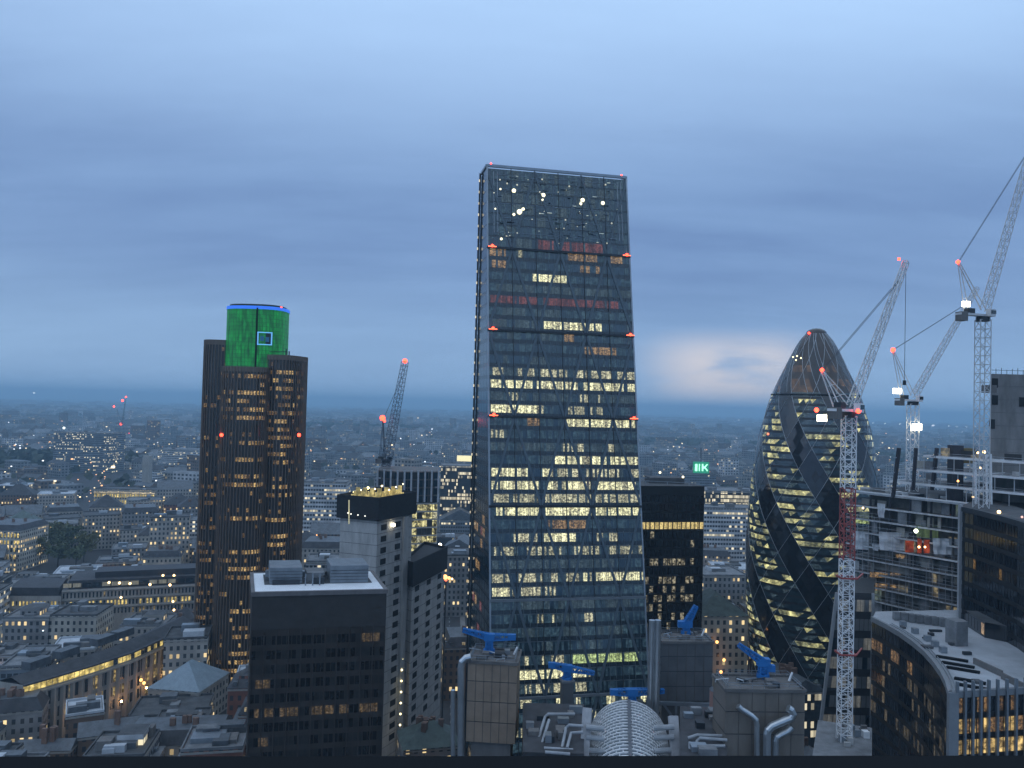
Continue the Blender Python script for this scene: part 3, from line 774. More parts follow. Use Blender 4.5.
# ---- black block with one bright row
def black_block():
    z1 = ZAT(672, 486, 365)
    A, B = XY(596, 358, z1), XY(704.5, 368, z1); e = (B - A).normalized(); n = Vector((-e.y, e.x))
    fp = [A, B, B + n * 34, A + n * 34]; c = centre(fp)
    root = thing('office_block', 'black office block with one bright yellow row, right of the glass wedge', 'office block', (c.x, c.y, 0))
    WALL = pbr('black_cladding', (.012, .011, .012), .4, .1, .2, .1)
    MB().prism(fp, 0, z1, 0, 1).build('wall', [WALL, ROOFG], root)
    lm = litglass('yellow_row', (1, .76, .30), .95, (.02, .015, .01), lo=.45)
    l2 = litglass('pale_row', (1, .88, .60), .38, (.02, .015, .01), lo=.05, scale=.9)
    gl = pbr('black_pane', (.014, .014, .016), .1, 0, .3, .2, .8)
    pr = {2: 1., 5: .62, 6: .04, 7: .0, 8: .72, 9: .0, 10: .7, 11: .04, 12: .65, 13: .0, 14: .72, 15: .5, 16: .45, 17: .0, 18: .3, 20: .3}
    def lit(i, f, j, k):
        if f: return 0
        if i == 3: return 1
        if i in (7, 9, 10, 11, 12, 13, 14): return 2 if rnd.random() < (.72, .68, .45, .72, .5, .3, .2)[(7, 9, 10, 11, 12, 13, 14).index(i)] and j < k - 2 else 0
        return 2 if rnd.random() < .03 else 0
    bands(root, fp, 2, z1 - 4, 4.0, 2.1, lit, [gl, lm, l2], 1.0, [0, 1], .07, gap=.22)
    rl = MB()
    q0, q1 = A + n * 8, B + n * 5
    rl.beam((*q0, z1 + 2.4), (*q1, z1 + .8), .25); rl.beam((*(A + n * 20), z1 + 3), (*(B + n * 16), z1 + 1.2), .25)
    for t in (.3, .5, .7, .9):
        q = q0.lerp(q1, t); rl.beam((*q, z1), (*q, z1 + 2.4 - t * 1.6), .3)
    rl.build('roof_rail', STEEL, root)
    MB().prism(rect(A.lerp(B, .75) + n * 16, 16, 10, R(5)), z1, z1 + 2.6, 0).build('plant_box', ROOFG, root)
    for (px, py) in ((660, 472.5), (683, 477)): lamp(root, P(px, py, 378), .55, emit('roof_lamp', (1, .85, .5), 3), 'roof_lamp')
    hero(fp, z1)
black_block()

# ---- bullet-shaped tower of spiralling glass
def bullet_tower():
    cx = XY(814, 378, 110); c = Vector((cx.x, cx.y))
    prof = [(0, 25.3), (20, 27), (45, 28.9), (75, 29.7), (96, 28.8), (111, 27.4), (125, 25.4), (139, 22.3), (148, 19.5), (159, 14.6), (168, 10.4), (173, 7.8), (177, 4.6)]
    def rad(z):
        if z >= 177: return max(.05, 4.6 * math.sqrt(max(0, 1 - ((z - 177) / 2.6) ** 2)))
        for (a_, ra), (b_, rb) in zip(prof, prof[1:]):
            if a_ <= z <= b_:
                t = (z - a_) / (b_ - a_); return ra + (rb - ra) * t
        return 4.6
    import bisect
    # smooth the profile
    def rs(z): return (rad(max(0, z - 5)) + 2 * rad(z) + rad(min(177, z + 5))) / 4 if z < 168 else rad(z)
    root = thing('office_tower', 'bullet-shaped glass tower with dark spiral bands and a pointed dome', 'skyscraper', (c.x, c.y, 0))
    view = math.atan2(-c.y, -c.x)                # direction towards the camera
    H = 3.05; ztop = 177.0; N = 57; NB = 48
    def ang(i, k):                                # vertex k of ring i (from the top): the grid twists 5 degrees a storey
        z = ztop - i * H
        th = -32 + (139 - z) * 1.23 - 10 + 7.5 * k
        return view + R(th)
    def vt(i, k, o=0.):
        z = max(0, ztop - i * H); r = rs(z) + o; a_ = ang(i, k)
        return Vector((c.x + r * math.cos(a_), c.y + r * math.sin(a_), z))
    DK = pbr('spiral_dark_glass', (.016, .017, .022), .10, .1, .35, .15, .9)
    BZ = pbr('dome_glass', (.046, .037, .034), .16, .2, .3, .12, .7)
    GL = pbr('bullet_glass', (.045, .075, .090), .12, .2, .3, .2, 1.0)
    mats = [GL, DIM, litglass('bullet_light_medium', (.95, .95, .50), .42, lo=.25, scale=.6), litglass('bullet_light_bright', (1, .94, .42), .85, lo=.35, scale=.6), DK, BZ]
    spir = [MB() for _ in range(6)]; lite = [MB() for _ in range(6)]; domes = MB()
    hull = MB()
    for i in range(N):
        mb = MB(); z = ztop - i * H; dome = i < 9
        bright = rnd.choice((.1, .3, .45, .6, .8)) if i > 12 else .12
        runs = {}
        for k in range(NB):
            q = [vt(i + 1, k), vt(i + 1, k + 1), vt(i, k + 1), vt(i, k)]
            if k % 8 in (0, 1, 2) and not dome:
                spir[k // 8].face([vt(i + 1, k, .02), vt(i + 1, k + 1, .02), vt(i, k + 1, .02), vt(i, k, .02)], 0); continue
            if dome:
                domes.face([vt(i + 1, k, .02), vt(i + 1, k + 1, .02), vt(i, k + 1, .02), vt(i, k, .02)], (7 if i in (5, 7, 8) and rnd.random() < .7 else 5) if k % 8 not in (0, 1, 2) else 4); continue
            # sill strip, then the two triangles of the pane
            s_ = .34
            lo = [a_.lerp(b_, s_) for a_, b_ in ((q[0], q[3]), (q[1], q[2]))]
            lite[k // 8].face([q[0], q[1], lo[1], lo[0]], 6)
            key = (k // 3)
            if key not in runs: runs[key] = rnd.random()
            for tri in ((lo[0], lo[1], q[2]), (lo[0], q[2], q[3])):
                p_ = (bright + .15) if runs[key] < .5 else .05
                m = (3 if rnd.random() < .5 else 2) if rnd.random() < p_ else (1 if rnd.random() < .3 else 0)
                lite[k // 8].face(tri, m)
    for s_ in spir: s_.build('dark_spiral', [DK], root)
    mats.append(pbr('bullet_sill', (.020, .024, .03), .3, .1, .2, .2)); mats.append(litglass('warm_dome_room', (1, .60, .34), .10, (.05, .04, .036), lo=.4, scale=.5))
    for k in range(2, NB, 4):
        mb = MB()
        for i in range(9): mb.beam(vt(i, k, .07), vt(i + 1, k, .07), .18, .12)
        mb.build('lattice_line', pbr('lattice_paint', (.42, .45, .48)), root)
    for s_ in lite: s_.build('glazed_spiral', mats, root)
    domes.build('dome', mats, root)
    # cap
    mb = MB(); n = 24; zs = [177, 177.9, 178.7, 179.3, 179.6]
    for a_, b_ in zip(zs, zs[1:]):
        for k in range(n):
            t0, t1 = 2 * math.pi * k / n, 2 * math.pi * (k + 1) / n
            f = lambda z, t: (c.x + rad(z) * math.cos(t), c.y + rad(z) * math.sin(t), z)
            mb.face([f(a_, t0), f(a_, t1), f(b_, t1), f(b_, t0)])
    mb.build('dome_cap', BZ, root, True)
    # white lattice lines
    LT = pbr('lattice_paint', (.42, .45, .48), .45, .1, .1)
    for k in range(0, NB):
        if k % 8 not in (0, 3): continue
        mb = MB()
        for i in range(N): mb.beam(vt(i, k, .07), vt(i + 1, k, .07), .20, .12)
        mb.build('lattice_line', LT, root)
    for k in range(0, NB, 4):
        mb = MB()
        for i in range(N):
            mb.beam(vt(i, k - i, .08), vt(i + 1, k - i - 1, .08), .16 if i > 8 else .2, .12)
        mb.build('lattice_line', LT, root)
    mb = MB(); rr = rs(148) + .1
    for k in range(48):
        t0, t1 = 2 * math.pi * k / 48, 2 * math.pi * (k + 1) / 48
        mb.beam((c.x + rr * math.cos(t0), c.y + rr * math.sin(t0), 148.6), (c.x + rr * math.cos(t1), c.y + rr * math.sin(t1), 148.6), .5, .5)
    mb.build('gantry_ring', DSTEEL, root)
    for (px, py) in ((809, 333), (815, 332), (821, 333)): lamp(root, P(px, py, 375), .5, REDL)
    for (px, py) in ((793, 357), (797, 356), (801, 358), (796, 360)): lamp(root, P(px, py, 366), .4, emit('dome_lamp', (1, .80, .45), 2.5), 'dome_lamp')
    lamp(root, P(768, 434, 356), .5, REDG)
    hero([(c.x - 28, c.y), (c.x + 28, c.y), (c.x, c.y + 28)], 165)
bullet_tower()

# ================================================================== RIGHT SIDE: building site and curved dark offices
def site_frame():
    A, B = XY(846, 288, 100), XY(975, 252, 100)
    e = (B - A).normalized(); n = Vector((-e.y, e.x)); Cc, D = B + n * 34 + e * 22, A + n * 38
    B2 = B + e * 22
    fp = [A, B2, Cc, D]; c = centre(fp)
    root = thing('building_frame', 'unfinished building frame with open floors and white sheeting, right of the bullet tower', 'construction site', (c.x, c.y, 0))
    zt = ZAT(960, 503, 256); hs = 4.5
    SL = pbr('slab_edge', (.60, .61, .62), .8, 0, .3, .6)
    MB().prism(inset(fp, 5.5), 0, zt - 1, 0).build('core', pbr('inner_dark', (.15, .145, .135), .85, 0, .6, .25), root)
    for k in range(14):
        z = zt - k * hs
        MB().prism(fp, z - .55, z, 0, 1 if k else 2).build('floor_slab', [SL if k % 4 else pbr('slab_edge_pale', (.74, .76, .78), .7, 0, .2, .5), CONCD, pbr('dark_ply_deck', (.03, .032, .035), .85)], root)
        if k == 0: continue
        if k in (4, 5, 7, 9): # inner partitions catch some light
            MB().prism(inset(fp, 5.2), z - hs + .5, z - hs + 2.6, 0).build('inner_partition', pbr('plasterboard', (.38, .37, .33), .8, 0, .5, .2), root)
    # half-fitted floors: partitions, boards, sheets and boards glowing with room light behind the slab edges
    r3_ = random.Random(12)
    IM = [pbr('plasterboard', (.38, .37, .33)), pbr('grey_board', (.22, .23, .24), .8, 0, .4, .3), litglass('fit_out_light', (1, .80, .45), .24, (.2, .18, .14), lo=.15, scale=.6), pbr('inner_dark_board', (.04, .042, .045), .8), pbr('dust_sheet', (.60, .61, .62), .8, 0, .3, .5), litglass('cold_fit_out_light', (.8, 1, .75), .16, (.15, .17, .15), lo=.15, scale=.6)]  # one of the boards is plain dark
    for k in range(1, 14):
        z = zt - k * hs; u = 0.
        while u < .98:
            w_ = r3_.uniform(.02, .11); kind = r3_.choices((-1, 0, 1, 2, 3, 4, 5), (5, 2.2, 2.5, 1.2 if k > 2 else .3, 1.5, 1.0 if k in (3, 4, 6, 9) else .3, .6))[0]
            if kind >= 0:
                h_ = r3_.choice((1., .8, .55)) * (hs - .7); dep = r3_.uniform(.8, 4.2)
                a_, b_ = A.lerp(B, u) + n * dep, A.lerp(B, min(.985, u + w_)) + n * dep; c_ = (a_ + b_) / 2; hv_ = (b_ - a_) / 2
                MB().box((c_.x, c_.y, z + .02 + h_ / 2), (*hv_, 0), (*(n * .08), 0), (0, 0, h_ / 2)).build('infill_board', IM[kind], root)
            u += w_ + r3_.uniform(0, .05)
    # scaffold in front of the lower and middle floors
    for t0_, t1_, k0, k1 in ((.02, .30, 2, 9), (.30, .62, 3, 12), (.62, .95, 5, 13)):
        sc_ = MB(); nx = int((t1_ - t0_) * 129 * .28 / 2.0 * 1.2)
        for i in range(nx + 1):
            p = A.lerp(B, t0_ + (t1_ - t0_) * i / nx) - n * .9; sc_.beam((*p, zt - k1 * hs), (*p, zt - k0 * hs + 1.5), .10)
        for k in range(k0, k1 + 1):
            for dz in (.1, 1.1, 2.3):
                p, q = A.lerp(B, t0_) - n * .9, A.lerp(B, t1_) - n * .9; sc_.beam((*p, zt - k * hs + dz), (*q, zt - k * hs + dz), .09)
        sc_.build('scaffold', pbr('scaffold_tube', (.45, .47, .49), .5, .3, .2), root)
    for k in range(9):
        q = A.lerp(B, .08 + .09 * k) + n * r3_.uniform(2, 9); MB().box((q.x, q.y, zt + .6), (r3_.uniform(.4, 2), 0, 0), (0, r3_.uniform(.4, 1.4), 0), (0, 0, r3_.uniform(.3, 1.0))).build('stacked_material', r3_.choice((STEEL, CONC, CONCD, WHITEP, DSTEEL)), root)
    mb = MB(); mb.beam((*(A - n * .3), zt + .25), (*(B - n * .3), zt + .25), .4, .5); mb.beam((*(A - n * .2), zt + 1.5), (*(A.lerp(B, .6) - n * .2), zt + 1.5), .12)
    mb.build('edge_beam', WHITEP, root)
    # upper floors exist only on the right
    fq = [A.lerp(B, .52), B2, Cc, A.lerp(B, .52) + n * 30]
    for k in (1, 2, 3):
        z = zt + k * 4.6; f2 = [A.lerp(B, .24 + .13 * k), B2, Cc, A.lerp(B, .24 + .13 * k) + n * 30]
        o = MB()
        for j in range(4): o.beam((*f2[j], z), (*f2[(j + 1) % 4], z), .6, .7)
        o.beam((*f2[0].lerp(f2[1], .5), z), (*f2[3].lerp(f2[2], .5), z), .4, .5)
        o.build('edge_beam', WHITEP if k else STEEL, root)
        if k < 3: MB().prism(inset(f2, 4), z - .3, z, 0).build('floor_slab', CONCD, root)
        fb = MB()
        for i in range(9):
            p = f2[0].lerp(f2[1], i / 8); fb.beam((*p, z), (*p, z - 4.6), .22)
            fb.beam((*p, z), (*(p + n * 30), z), .25, .35)
        for dz in (.6, 1.2): fb.beam((*f2[0], z + dz), (*f2[1], z + dz), .10)
        fb.build('light_framing', pbr('scaffold_tube', (.45, .47, .49), .5, .3, .2), root)
        for i in range(5):
            p = f2[0].lerp(f2[1], r3_.random()) + n * r3_.uniform(1, 12); w_ = r3_.uniform(.8, 2.6); h_ = r3_.uniform(.5, 1.6)
            MB().box((p.x, p.y, z + .05 + h_), (*(e * w_), 0), (*(n * .3), 0), (0, 0, h_)).build('infill_board', r3_.choice(IM), root)
    DK = pbr('primer_steel', (.045, .045, .055), .6, .2, .3)
    # raking dark columns
    for (px0, py0, px1, py1) in ((893, 497, 899, 448), (913, 490, 916, 448), (932, 490, 937, 448)):
        MB().beam(P(px0, py0, 264), P(px1, py1, 262), .9, .9).build('raking_column', DK, root)
        for t in (.2, .5, .8):
            q = P(px0, py0, 264).lerp(P(px1, py1, 262), t); MB().beam(q - Vector((1.4, 0, 0)), q + Vector((1.6, 0, .2)), .35).build('stub_beam', STEEL, root)
    q = XY(955, 262, 115); MB().box((q.x, q.y, zt + 8.2), (1.7, 0, 0), (0, 1.7, 0), (0, 0, 9.5)).build('dark_shaft', DK, root)
    q2 = XY(965, 262, 115); MB().box((q2.x, q2.y, zt + 14.5), (2.2, 0, 0), (0, 1.5, 0), (0, 0, 2.4)).build('cabin', pbr('ochre_cabin', (.20, .15, .06), .7), root)
    # columns of the lower storeys
    for k in range(12):
        for t in (.06, .2, .36, .52, .68, .84, .97):
            z = zt - (k + 1) * hs
            if z < 30: continue
            p = A.lerp(B, t) + n * .6
            MB().box((p.x, p.y, z + hs / 2 - .2), (.28, 0, 0), (0, .28, 0), (0, 0, hs / 2 - .22)).build('column', DK if k < 3 else CONCD, root)
    # white ladder hoist
    for px in (976, 987, 991.5):
        a_, b_ = P(px, 512, 247), P(px - .8, 454 if px != 976 else 462, 247); MB().beam(a_, b_, .45 if px != 976 else .55).build('hoist_post', WHITEP, root)
    for i in range(7):
        MB().beam(P(987, 456 + i * 9, 247), P(991.5, 456.1 + i * 9, 247), .35).build('hoist_rung', WHITEP, root)
    # sheeting
    SH = pbr('white_sheeting', (.66, .68, .70), .7, 0, .18, .4)
    for (x0, y0, x1, y1) in ((853, 531, 872, 549), (879, 532, 911, 550), (933, 538, 958, 554), (877.5, 503, 885, 517), (872, 543, 879, 550)):
        Ym = 0; t = ((x0 + x1) / 2 - 846) / 129; Ym = 288 - 36 * t - .9
        a_, b_, c_, d_ = P(x0, y0, Ym + 1), P(x1, y0 + 1, Ym - 1), P(x1 - .5, y1 + 1, Ym - 1), P(x0 + 1, y1, Ym + 1)
        mb = MB(); nn = Vector((0, -.12, 0)); G = 8
        pt = lambda u, v: a_.lerp(b_, u).lerp(d_.lerp(c_, u), v) + Vector((0, .25 * math.sin(u * 17 + v * 3) + .15 * math.sin(v * 11), 0))
        for i in range(G):
            for j in range(G):
                r_ = [pt(i / G, j / G), pt((i + 1) / G, j / G), pt((i + 1) / G, (j + 1) / G), pt(i / G, (j + 1) / G)]
                mb.face(list(reversed(r_))); mb.face([v + Vector((0, .1, 0)) for v in r_])
        mb.build('sheeting', SH, root, True)
    # panels that glow orange-red in place of light on the floors, and lamps
    OB = litglass('orange_glow', (1, .16, .06), .36, (.35, .06, .03), lo=.15, scale=.5)
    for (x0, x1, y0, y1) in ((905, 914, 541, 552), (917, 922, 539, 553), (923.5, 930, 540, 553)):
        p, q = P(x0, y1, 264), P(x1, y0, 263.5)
        MB().box((p + q) / 2, ((q.x - p.x) / 2, 0, 0), (0, .15, 0), (0, 0, (q.z - p.z) / 2)).build('orange_glow_panel', OB, root)
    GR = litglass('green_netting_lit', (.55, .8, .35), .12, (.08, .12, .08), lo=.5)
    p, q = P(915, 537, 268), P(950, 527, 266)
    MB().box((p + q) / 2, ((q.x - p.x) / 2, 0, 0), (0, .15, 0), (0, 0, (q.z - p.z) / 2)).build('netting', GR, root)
    for (px, py, r, m) in ((916, 531, .7, emit('site_white', (.9, 1, .7), 5)), (919, 547, .4, WARML), (925, 547, .35, WARML), (958, 481, .35, ORANGEL), (984, 452, .5, WARML), (978, 453, .4, WARML), (973, 497, .3, WARML), (863, 508, .35, WARML), (980, 468, .35, WARML)):
        lamp(root, P(px, py, 250 if px > 950 else 262), r, m, 'work_lamp')
    for (x0, x1, y0, y1, m) in ((855, 869, 518, 523, LITG), (896, 905, 555, 558, LITO), (870, 912, 574, 577, LITO), (872, 900, 585, 590, LITO)):  # partitions glow: room light is put into their material
        Ym = 286 - 36 * (((x0 + x1) / 2 - 846) / 129) + 5.0; p, q = P(x0, y1, Ym), P(x1, y0, Ym - 1.5)
        MB().box((p + q) / 2, ((q.x - p.x) / 2, (q.y - p.y) / 2, 0), (0, .2, 0), (0, 0, abs(q.z - p.z) / 2)).build('lit_partition', m, root)
    rl = MB()
    for k in range(2, 12):
        z = zt - k * hs
        rl.beam((*(A - n * .1), z + 1.1), (*(B2 - n * .1), z + 1.1), .09)
    rl.build('guard_rails', STEEL, root)
    hero(fp, zt)
site_frame()

# concrete core at the right edge
fpC = [XY(990, 262, 140), XY(1072, 262, 140), XY(1072, 285, 140), XY(993, 285, 140)]
zC = ZAT(1000, 374, 262); c = centre(fpC)
rc = thing('concrete_core', 'bare grey concrete lift core at the right edge, behind the crane mast', 'lift core', (c.x, c.y, 0))
MB().prism(fpC, 0, zC, 0).build('shaft', pbr('weathered_concrete', (.21, .205, .20), .9, 0, .4, .25, streak=True), rc)
mb = MB()
for k in range(12): mb.prism(inset(fpC, -.05), zC - 4 - k * 4.2, zC - 3.82 - k * 4.2, 0)
mb.build('pour_joints', CONCD, rc)
mb = MB()
for k in range(16):
    q = fpC[0].lerp(fpC[1], k / 15); mb.beam((*q, zC), (*q, zC + 1.4 + (k % 3) * .3), .12)
mb.beam((*fpC[0], zC + 1.2), (*fpC[1], zC + 1.2), .12); mb.build('starter_bars', DSTEEL, rc)
MB().box(P(989, 389, 260), (1.6, 0, 0), (0, 1.5, 0), (0, 0, 1.2)).build('platform', CONCD, rc)
for (px, py) in ((995, 383), (995, 400), (992, 424), (1022, 402)):
    MB().box(P(px, py, 261.9), (.9, 0, 0), (0, .12, 0), (0, 0, 1.5)).build('opening', DARKH, rc)
hero(fpC, zC)

def curved(root_label, curve, closing, z0, z1, hs, mod, litf, mats, wallmat, roofmat, sp=1.2, cat='office block', front_edge=None):
    pts = curve + closing; fp = pts; c = centre(fp)
    root = thing('office_block', root_label, cat, (c.x, c.y, z0))
    MB().prism(fp, z0, z1 - .6, 0, 1).build('wall', [wallmat, roofmat], root)
    bands(root, fp, z0 + 1, z1 - 1.4, hs, mod, litf, mats, sp, list(range(len(curve) - 1)), .1, gap=.16)
    mb = MB()
    for i in range(len(curve) - 1):
        mb.beam((*curve[i], z1 - .5), (*curve[i + 1], z1 - .5), .8, 1.3)
    mb.build('parapet', front_edge or DSTEEL, root)
    return root, fp
# tall dark curved block
z7 = ZAT(961, 507, 232)
cur = []
for (px, py) in ((961, 507), (974, 509.5), (988, 513), (1003, 517), (1018, 521), (1036, 527), (1056, 534), (1080, 543)): cur.append(XY(px, YAT(px, py, z7), z7))
clo = [cur[-1] + Vector((20, 30)), cur[0] + Vector((30, 40)), cur[0] + Vector((4, 8))]
DG = pbr('black_curtain_glass', (.014, .018, .024), .10, .1, .35, .1, .9)
rt, fp7 = curved('tall dark curved glass block at the right edge, above the stepped roof', cur, clo, 0, z7, 4.0, 1.6,
    lambda i, f, j, k: (2 if (i == 3 and f in (1, 2) and rnd.random() < .3) else (1 if rnd.random() < .3 else 0)),
    [DG, pbr('black_curtain_glass_b', (.022, .028, .036), .14, .1, .3, .1, .9), WARM2], pbr('black_frame', (.014, .015, .018), .4, .2, .2), ROOFG)
MB().beam((cur[0].x - .3, cur[0].y - .3, 0), (cur[0].x - .3, cur[0].y - .3, z7 + .8), .9, .9).build('edge_trim', pbr('pale_trim', (.40, .42, .44), .5, .3, .1), rt)
lamp(rt, P(999, 512, 224), .5, WARML, 'roof_lamp'); lamp(rt, P(1022, 517, 215), .3, emit('roof_pink', (1, .5, .4), 1.5), 'roof_lamp')
hero(cur, z7)
# lower curved block with pale roof
z8 = ZAT(872, 617, 228)
cur = []
for (px, py) in ((872, 617), (886, 624), (900, 632), (913, 641), (925, 651), (934, 661), (942, 672), (947, 682), (950, 692)): cur.append(XY(px, YAT(px, py, z8), z8))
yf = cur[-1].y
fr_ = [XY(px, yf + .25 * (px - 950) * yf / F, z8) for px in (956, 990, 1030, 1080)]
clo = [Vector((fr_[-1].x, fr_[-1].y)) + Vector((25, 25)), cur[0] + Vector((55, 18)), cur[0] + Vector((5, 9))]
nC = len(cur)
def lit8(i, f, j, k):
    if f >= nC: return (4 if rnd.random() < (.9 if i == 2 else .6) else 3) if i in (1, 2) else (3 if rnd.random() < .3 else 1)
    if f == nC - 1: return 0
    if i == 1 and f < 3: return 3 if rnd.random() < .55 else 1
    if i in (2, 3, 4, 5) and rnd.random() < .34: return 2
    return 1 if rnd.random() < .4 else 0
rw, fp8 = curved('dark curved office block with a pale grey stepped roof at bottom right', cur + fr_, clo, 0, z8, 4.2, 1.5, lit8,
    [DG, pbr('black_curtain_glass_b', (.022, .028, .036), .14), litglass('faint_office', (1, .80, .50), .10, lo=.3), litglass('faint_orange', (1, .58, .25), .24, lo=.2), litglass('golden_office', (1, .68, .25), .95, lo=.15, scale=.6)],
    pbr('brown_black_frame', (.030, .028, .027), .45, .2, .2), pbr('pale_roof', (.43, .46, .49), .75, 0, .18, .15), 1.3, front_edge=pbr('zinc_edge', (.26, .28, .30), .5, .3, .1))
mb = MB()
for k in range(14):
    t = k / 13 * (len(fr_) - 1); i = min(int(t), len(fr_) - 2); q = fr_[i].lerp(fr_[i + 1], t - i)
    mb.beam((q.x, q.y - .5, 0), (q.x, q.y - .5, z8 + 2.2), .42, .7)
mb.build('front_fins', pbr('grey_fin', (.20, .23, .26), .5, .3, .1), rw)
MB().box((cur[-1].x + .5, cur[-1].y - .15, z8 / 2), (.95, 0, 0), (0, .5, 0), (0, 0, z8 / 2)).build('corner_pier', pbr('zinc_edge', (.26, .28, .30)), rw)
for i in range(7):
    q = XY(893 + i * 7.5, YAT(893 + i * 7.5, 616 + i * 1.0, z8), z8); MB().box((q.x, q.y - 2, z8 + .6), (.75, 0, 0), (0, .8, 0), (0, 0, 1.1)).build('roof_unit', ROOFP, rw)
for (px, py) in ((903, 624), (915, 631), (927.5, 638.5), (935, 644), (943, 650)):
    q = XY(px, YAT(px, py, z8), z8); MB().box((q.x, q.y, z8 + .1), (.7, 0, 0), (0, .7, 0), (0, 0, .7)).build('roof_vent', STEEL, rw)
for (px, py, l) in ((952, 657, 5), (958, 663, 5), (963, 668, 5), (970, 679, 4.5), (973, 685, 4.5)):
    q = XY(px, YAT(px, py, z8), z8); MB().box((q.x, q.y, z8 - .4), (l * .55, -l * .35, 0), (.35, .45, 0), (0, 0, .25)).build('roof_slot', BLACK, rw)
rq = random.Random(8)
for k in range(26):
    px, py = rq.uniform(890, 1010), rq.uniform(622, 688)
    if (py - 617) < (px - 872) * .9 - 14 and py > 617 + max(0, px - 960) * .55 and px - 872 < (py - 617) * 1.9 + 40:
        q = XY(px, YAT(px, py, z8), z8); h_ = rq.uniform(.15, .6)
        MB().box((q.x, q.y, z8 - .55 + h_), (rq.uniform(.3, 1.6), 0, 0), (0, rq.uniform(.3, 1.0), 0), (0, 0, h_)).build('roof_unit', rq.choice((STEEL, ROOFG, ROOFP, DSTEEL)), rw)
mb = MB()
for o_ in (2.2, 3.4):
    for i in range(1, len(cur) - 1):
        d_ = Vector((.75, .66)) * o_; mb.beam((*(cur[i] + d_), z8 - .3), (*(cur[i + 1] + d_), z8 - .3), .16)
mb.build('roof_cable_tray', STEEL, rw)
# stair block and planted terrace behind the roof
q = XY(957, YAT(957, 645, z8), z8); MB().box((q.x + 1.5, q.y + 3, z8 + 2.4), (1.6, .3, 0), (-.3, 2, 0), (0, 0, 3.0)).build('stair_head', ROOFP, rw)
mb = MB()
for (x0, y0, x1, y1) in ((974, 661, 1002, 674), (1002, 676, 1030, 690)):
    a_, b_ = P(x0, y0, YAT(x0, y0, z8)), P(x1, y1, YAT(x1, y1, z8)); mb.beam(a_, b_, .5, 1.5)
mb.build('terrace_upstand', CONCD, rw)
hero(cur + fr_, z8)
st = XY(1010, 205, 90)
stp = thing('office_block', 'dark stepped glass terrace between the tall curved block and the pale roof', 'office block', (st.x, st.y, 0))
fpS = [XY(966, 224, 95), XY(985, 212, 95), XY(1060, 200, 95), XY(1075, 226, 95)]
MB().prism(fpS, 0, ZAT(980, 622, 212), 0, 1).build('wall', [DG, ROOFG], stp)
bands(stp, fpS, 60, ZAT(980, 622, 212) - .5, 3.9, 2.2, lambda i, f, j, k: 1 if (i == 0 and f == 0 and j > 4) or rnd.random() < .03 else 0, [DG, litglass('beige_room_lit', (1, .66, .36), .5, lo=.3)], 1.1, [0, 1], .08)

# banded glass building with a leaning edge
def leaning():
    zt = ZAT(850, 592, 244); Yl = 243
    a0, a1 = XY(812, Yl, 30), XY(836.5, Yl, zt); b = XY(874, Yl, zt)
    c = (a0 + b) / 2
    root = thing('office_block', 'banded glass office block with a leaning left edge, behind the red and white crane mast', 'office block', (c.x, c.y + 10, 0))
    zf = 30.
    dx = (a1.x - a0.x) / (zt - zf)
    L_ = lambda z: a1.x + (z - zt) * dx
    mb = MB()
    q = [(L_(0), Yl, 0), (b.x, b.y, 0), (b.x + 10, b.y + 22, 0), (L_(0) + 11, Yl + 24, 0)]; t = [(L_(zt), Yl, zt), (b.x, b.y, zt), (b.x + 10, b.y + 22, zt), (L_(zt) + 11, Yl + 24, zt)]
    for i in range(4): mb.face([q[i], q[(i + 1) % 4], t[(i + 1) % 4], t[i]])
    mb.face(t); mb.build('wall', pbr('dark_band_metal', (.05, .052, .056), .4, .2, .2), root)
    mats = [pbr('grey_glass', (.20, .21, .215), .3, .1, .25, .2, .8), litglass('grey_blind', (1, .92, .75), .10, (.22, .22, .20), lo=.5), GLASS]
    for i in range(11):
        z1_, z0_ = zt - 2 - i * 5.6, zt - 2 - i * 5.6 - 3.4
        m = MB(); K_ = 9
        for j in range(K_):
            f = lambda u, z: (L_(z) + (b.x - L_(z)) * u, Yl + (b.y - Yl) * u - .1, z)
            u0, u1 = .02 + .96 * j / K_, .02 + .96 * (j + .9) / K_
            m.face([f(u0, z0_), f(u1, z0_), f(u1, z1_), f(u0, z1_)], 1 if rnd.random() < .4 else (0 if rnd.random() < .6 else 2))
        m.build('window_band', mats, root)
    MB().beam((L_(0), Yl - .3, 0), (L_(zt), Yl - .3, zt), .8, .8).build('leaning_edge', pbr('pale_trim', (.40, .42, .44)), root)
    MB().beam((b.x - .4, b.y - .3, 0), (b.x - .4, b.y - .3, zt), .7, .7).build('edge_trim', pbr('pale_trim', (.40, .42, .44)), root)
    hero([V2(q[0]), V2(q[1])], zt)
leaning()
# crane base roof
zb = ZAT(845, 744, 186)
fpK = [XY(812, 178, zb), XY(872, 178, zb), XY(872, 196, zb), XY(818, 200, zb)]; c = centre(fpK)
kb = thing('low_block', 'low block with a cluttered pale roof, at the foot of the red and white crane', 'building', (c.x, c.y, 0))
MB().prism(fpK, 0, zb, 0, 1).build('wall', [CONCD, ROOFP], kb)
for k in range(14):
    q = fpK[0].lerp(fpK[1], rnd.random()).lerp(fpK[3].lerp(fpK[2], rnd.random()), rnd.uniform(.3, .95))
    MB().box((q.x, q.y, zb + .5), (rnd.uniform(.2, .8), 0, 0), (0, rnd.uniform(.2, .8), 0), (0, 0, rnd.uniform(.4, 1.2))).build('site_material', rnd.choice((CONC, STEEL, CONCD, WHITEP)), kb)

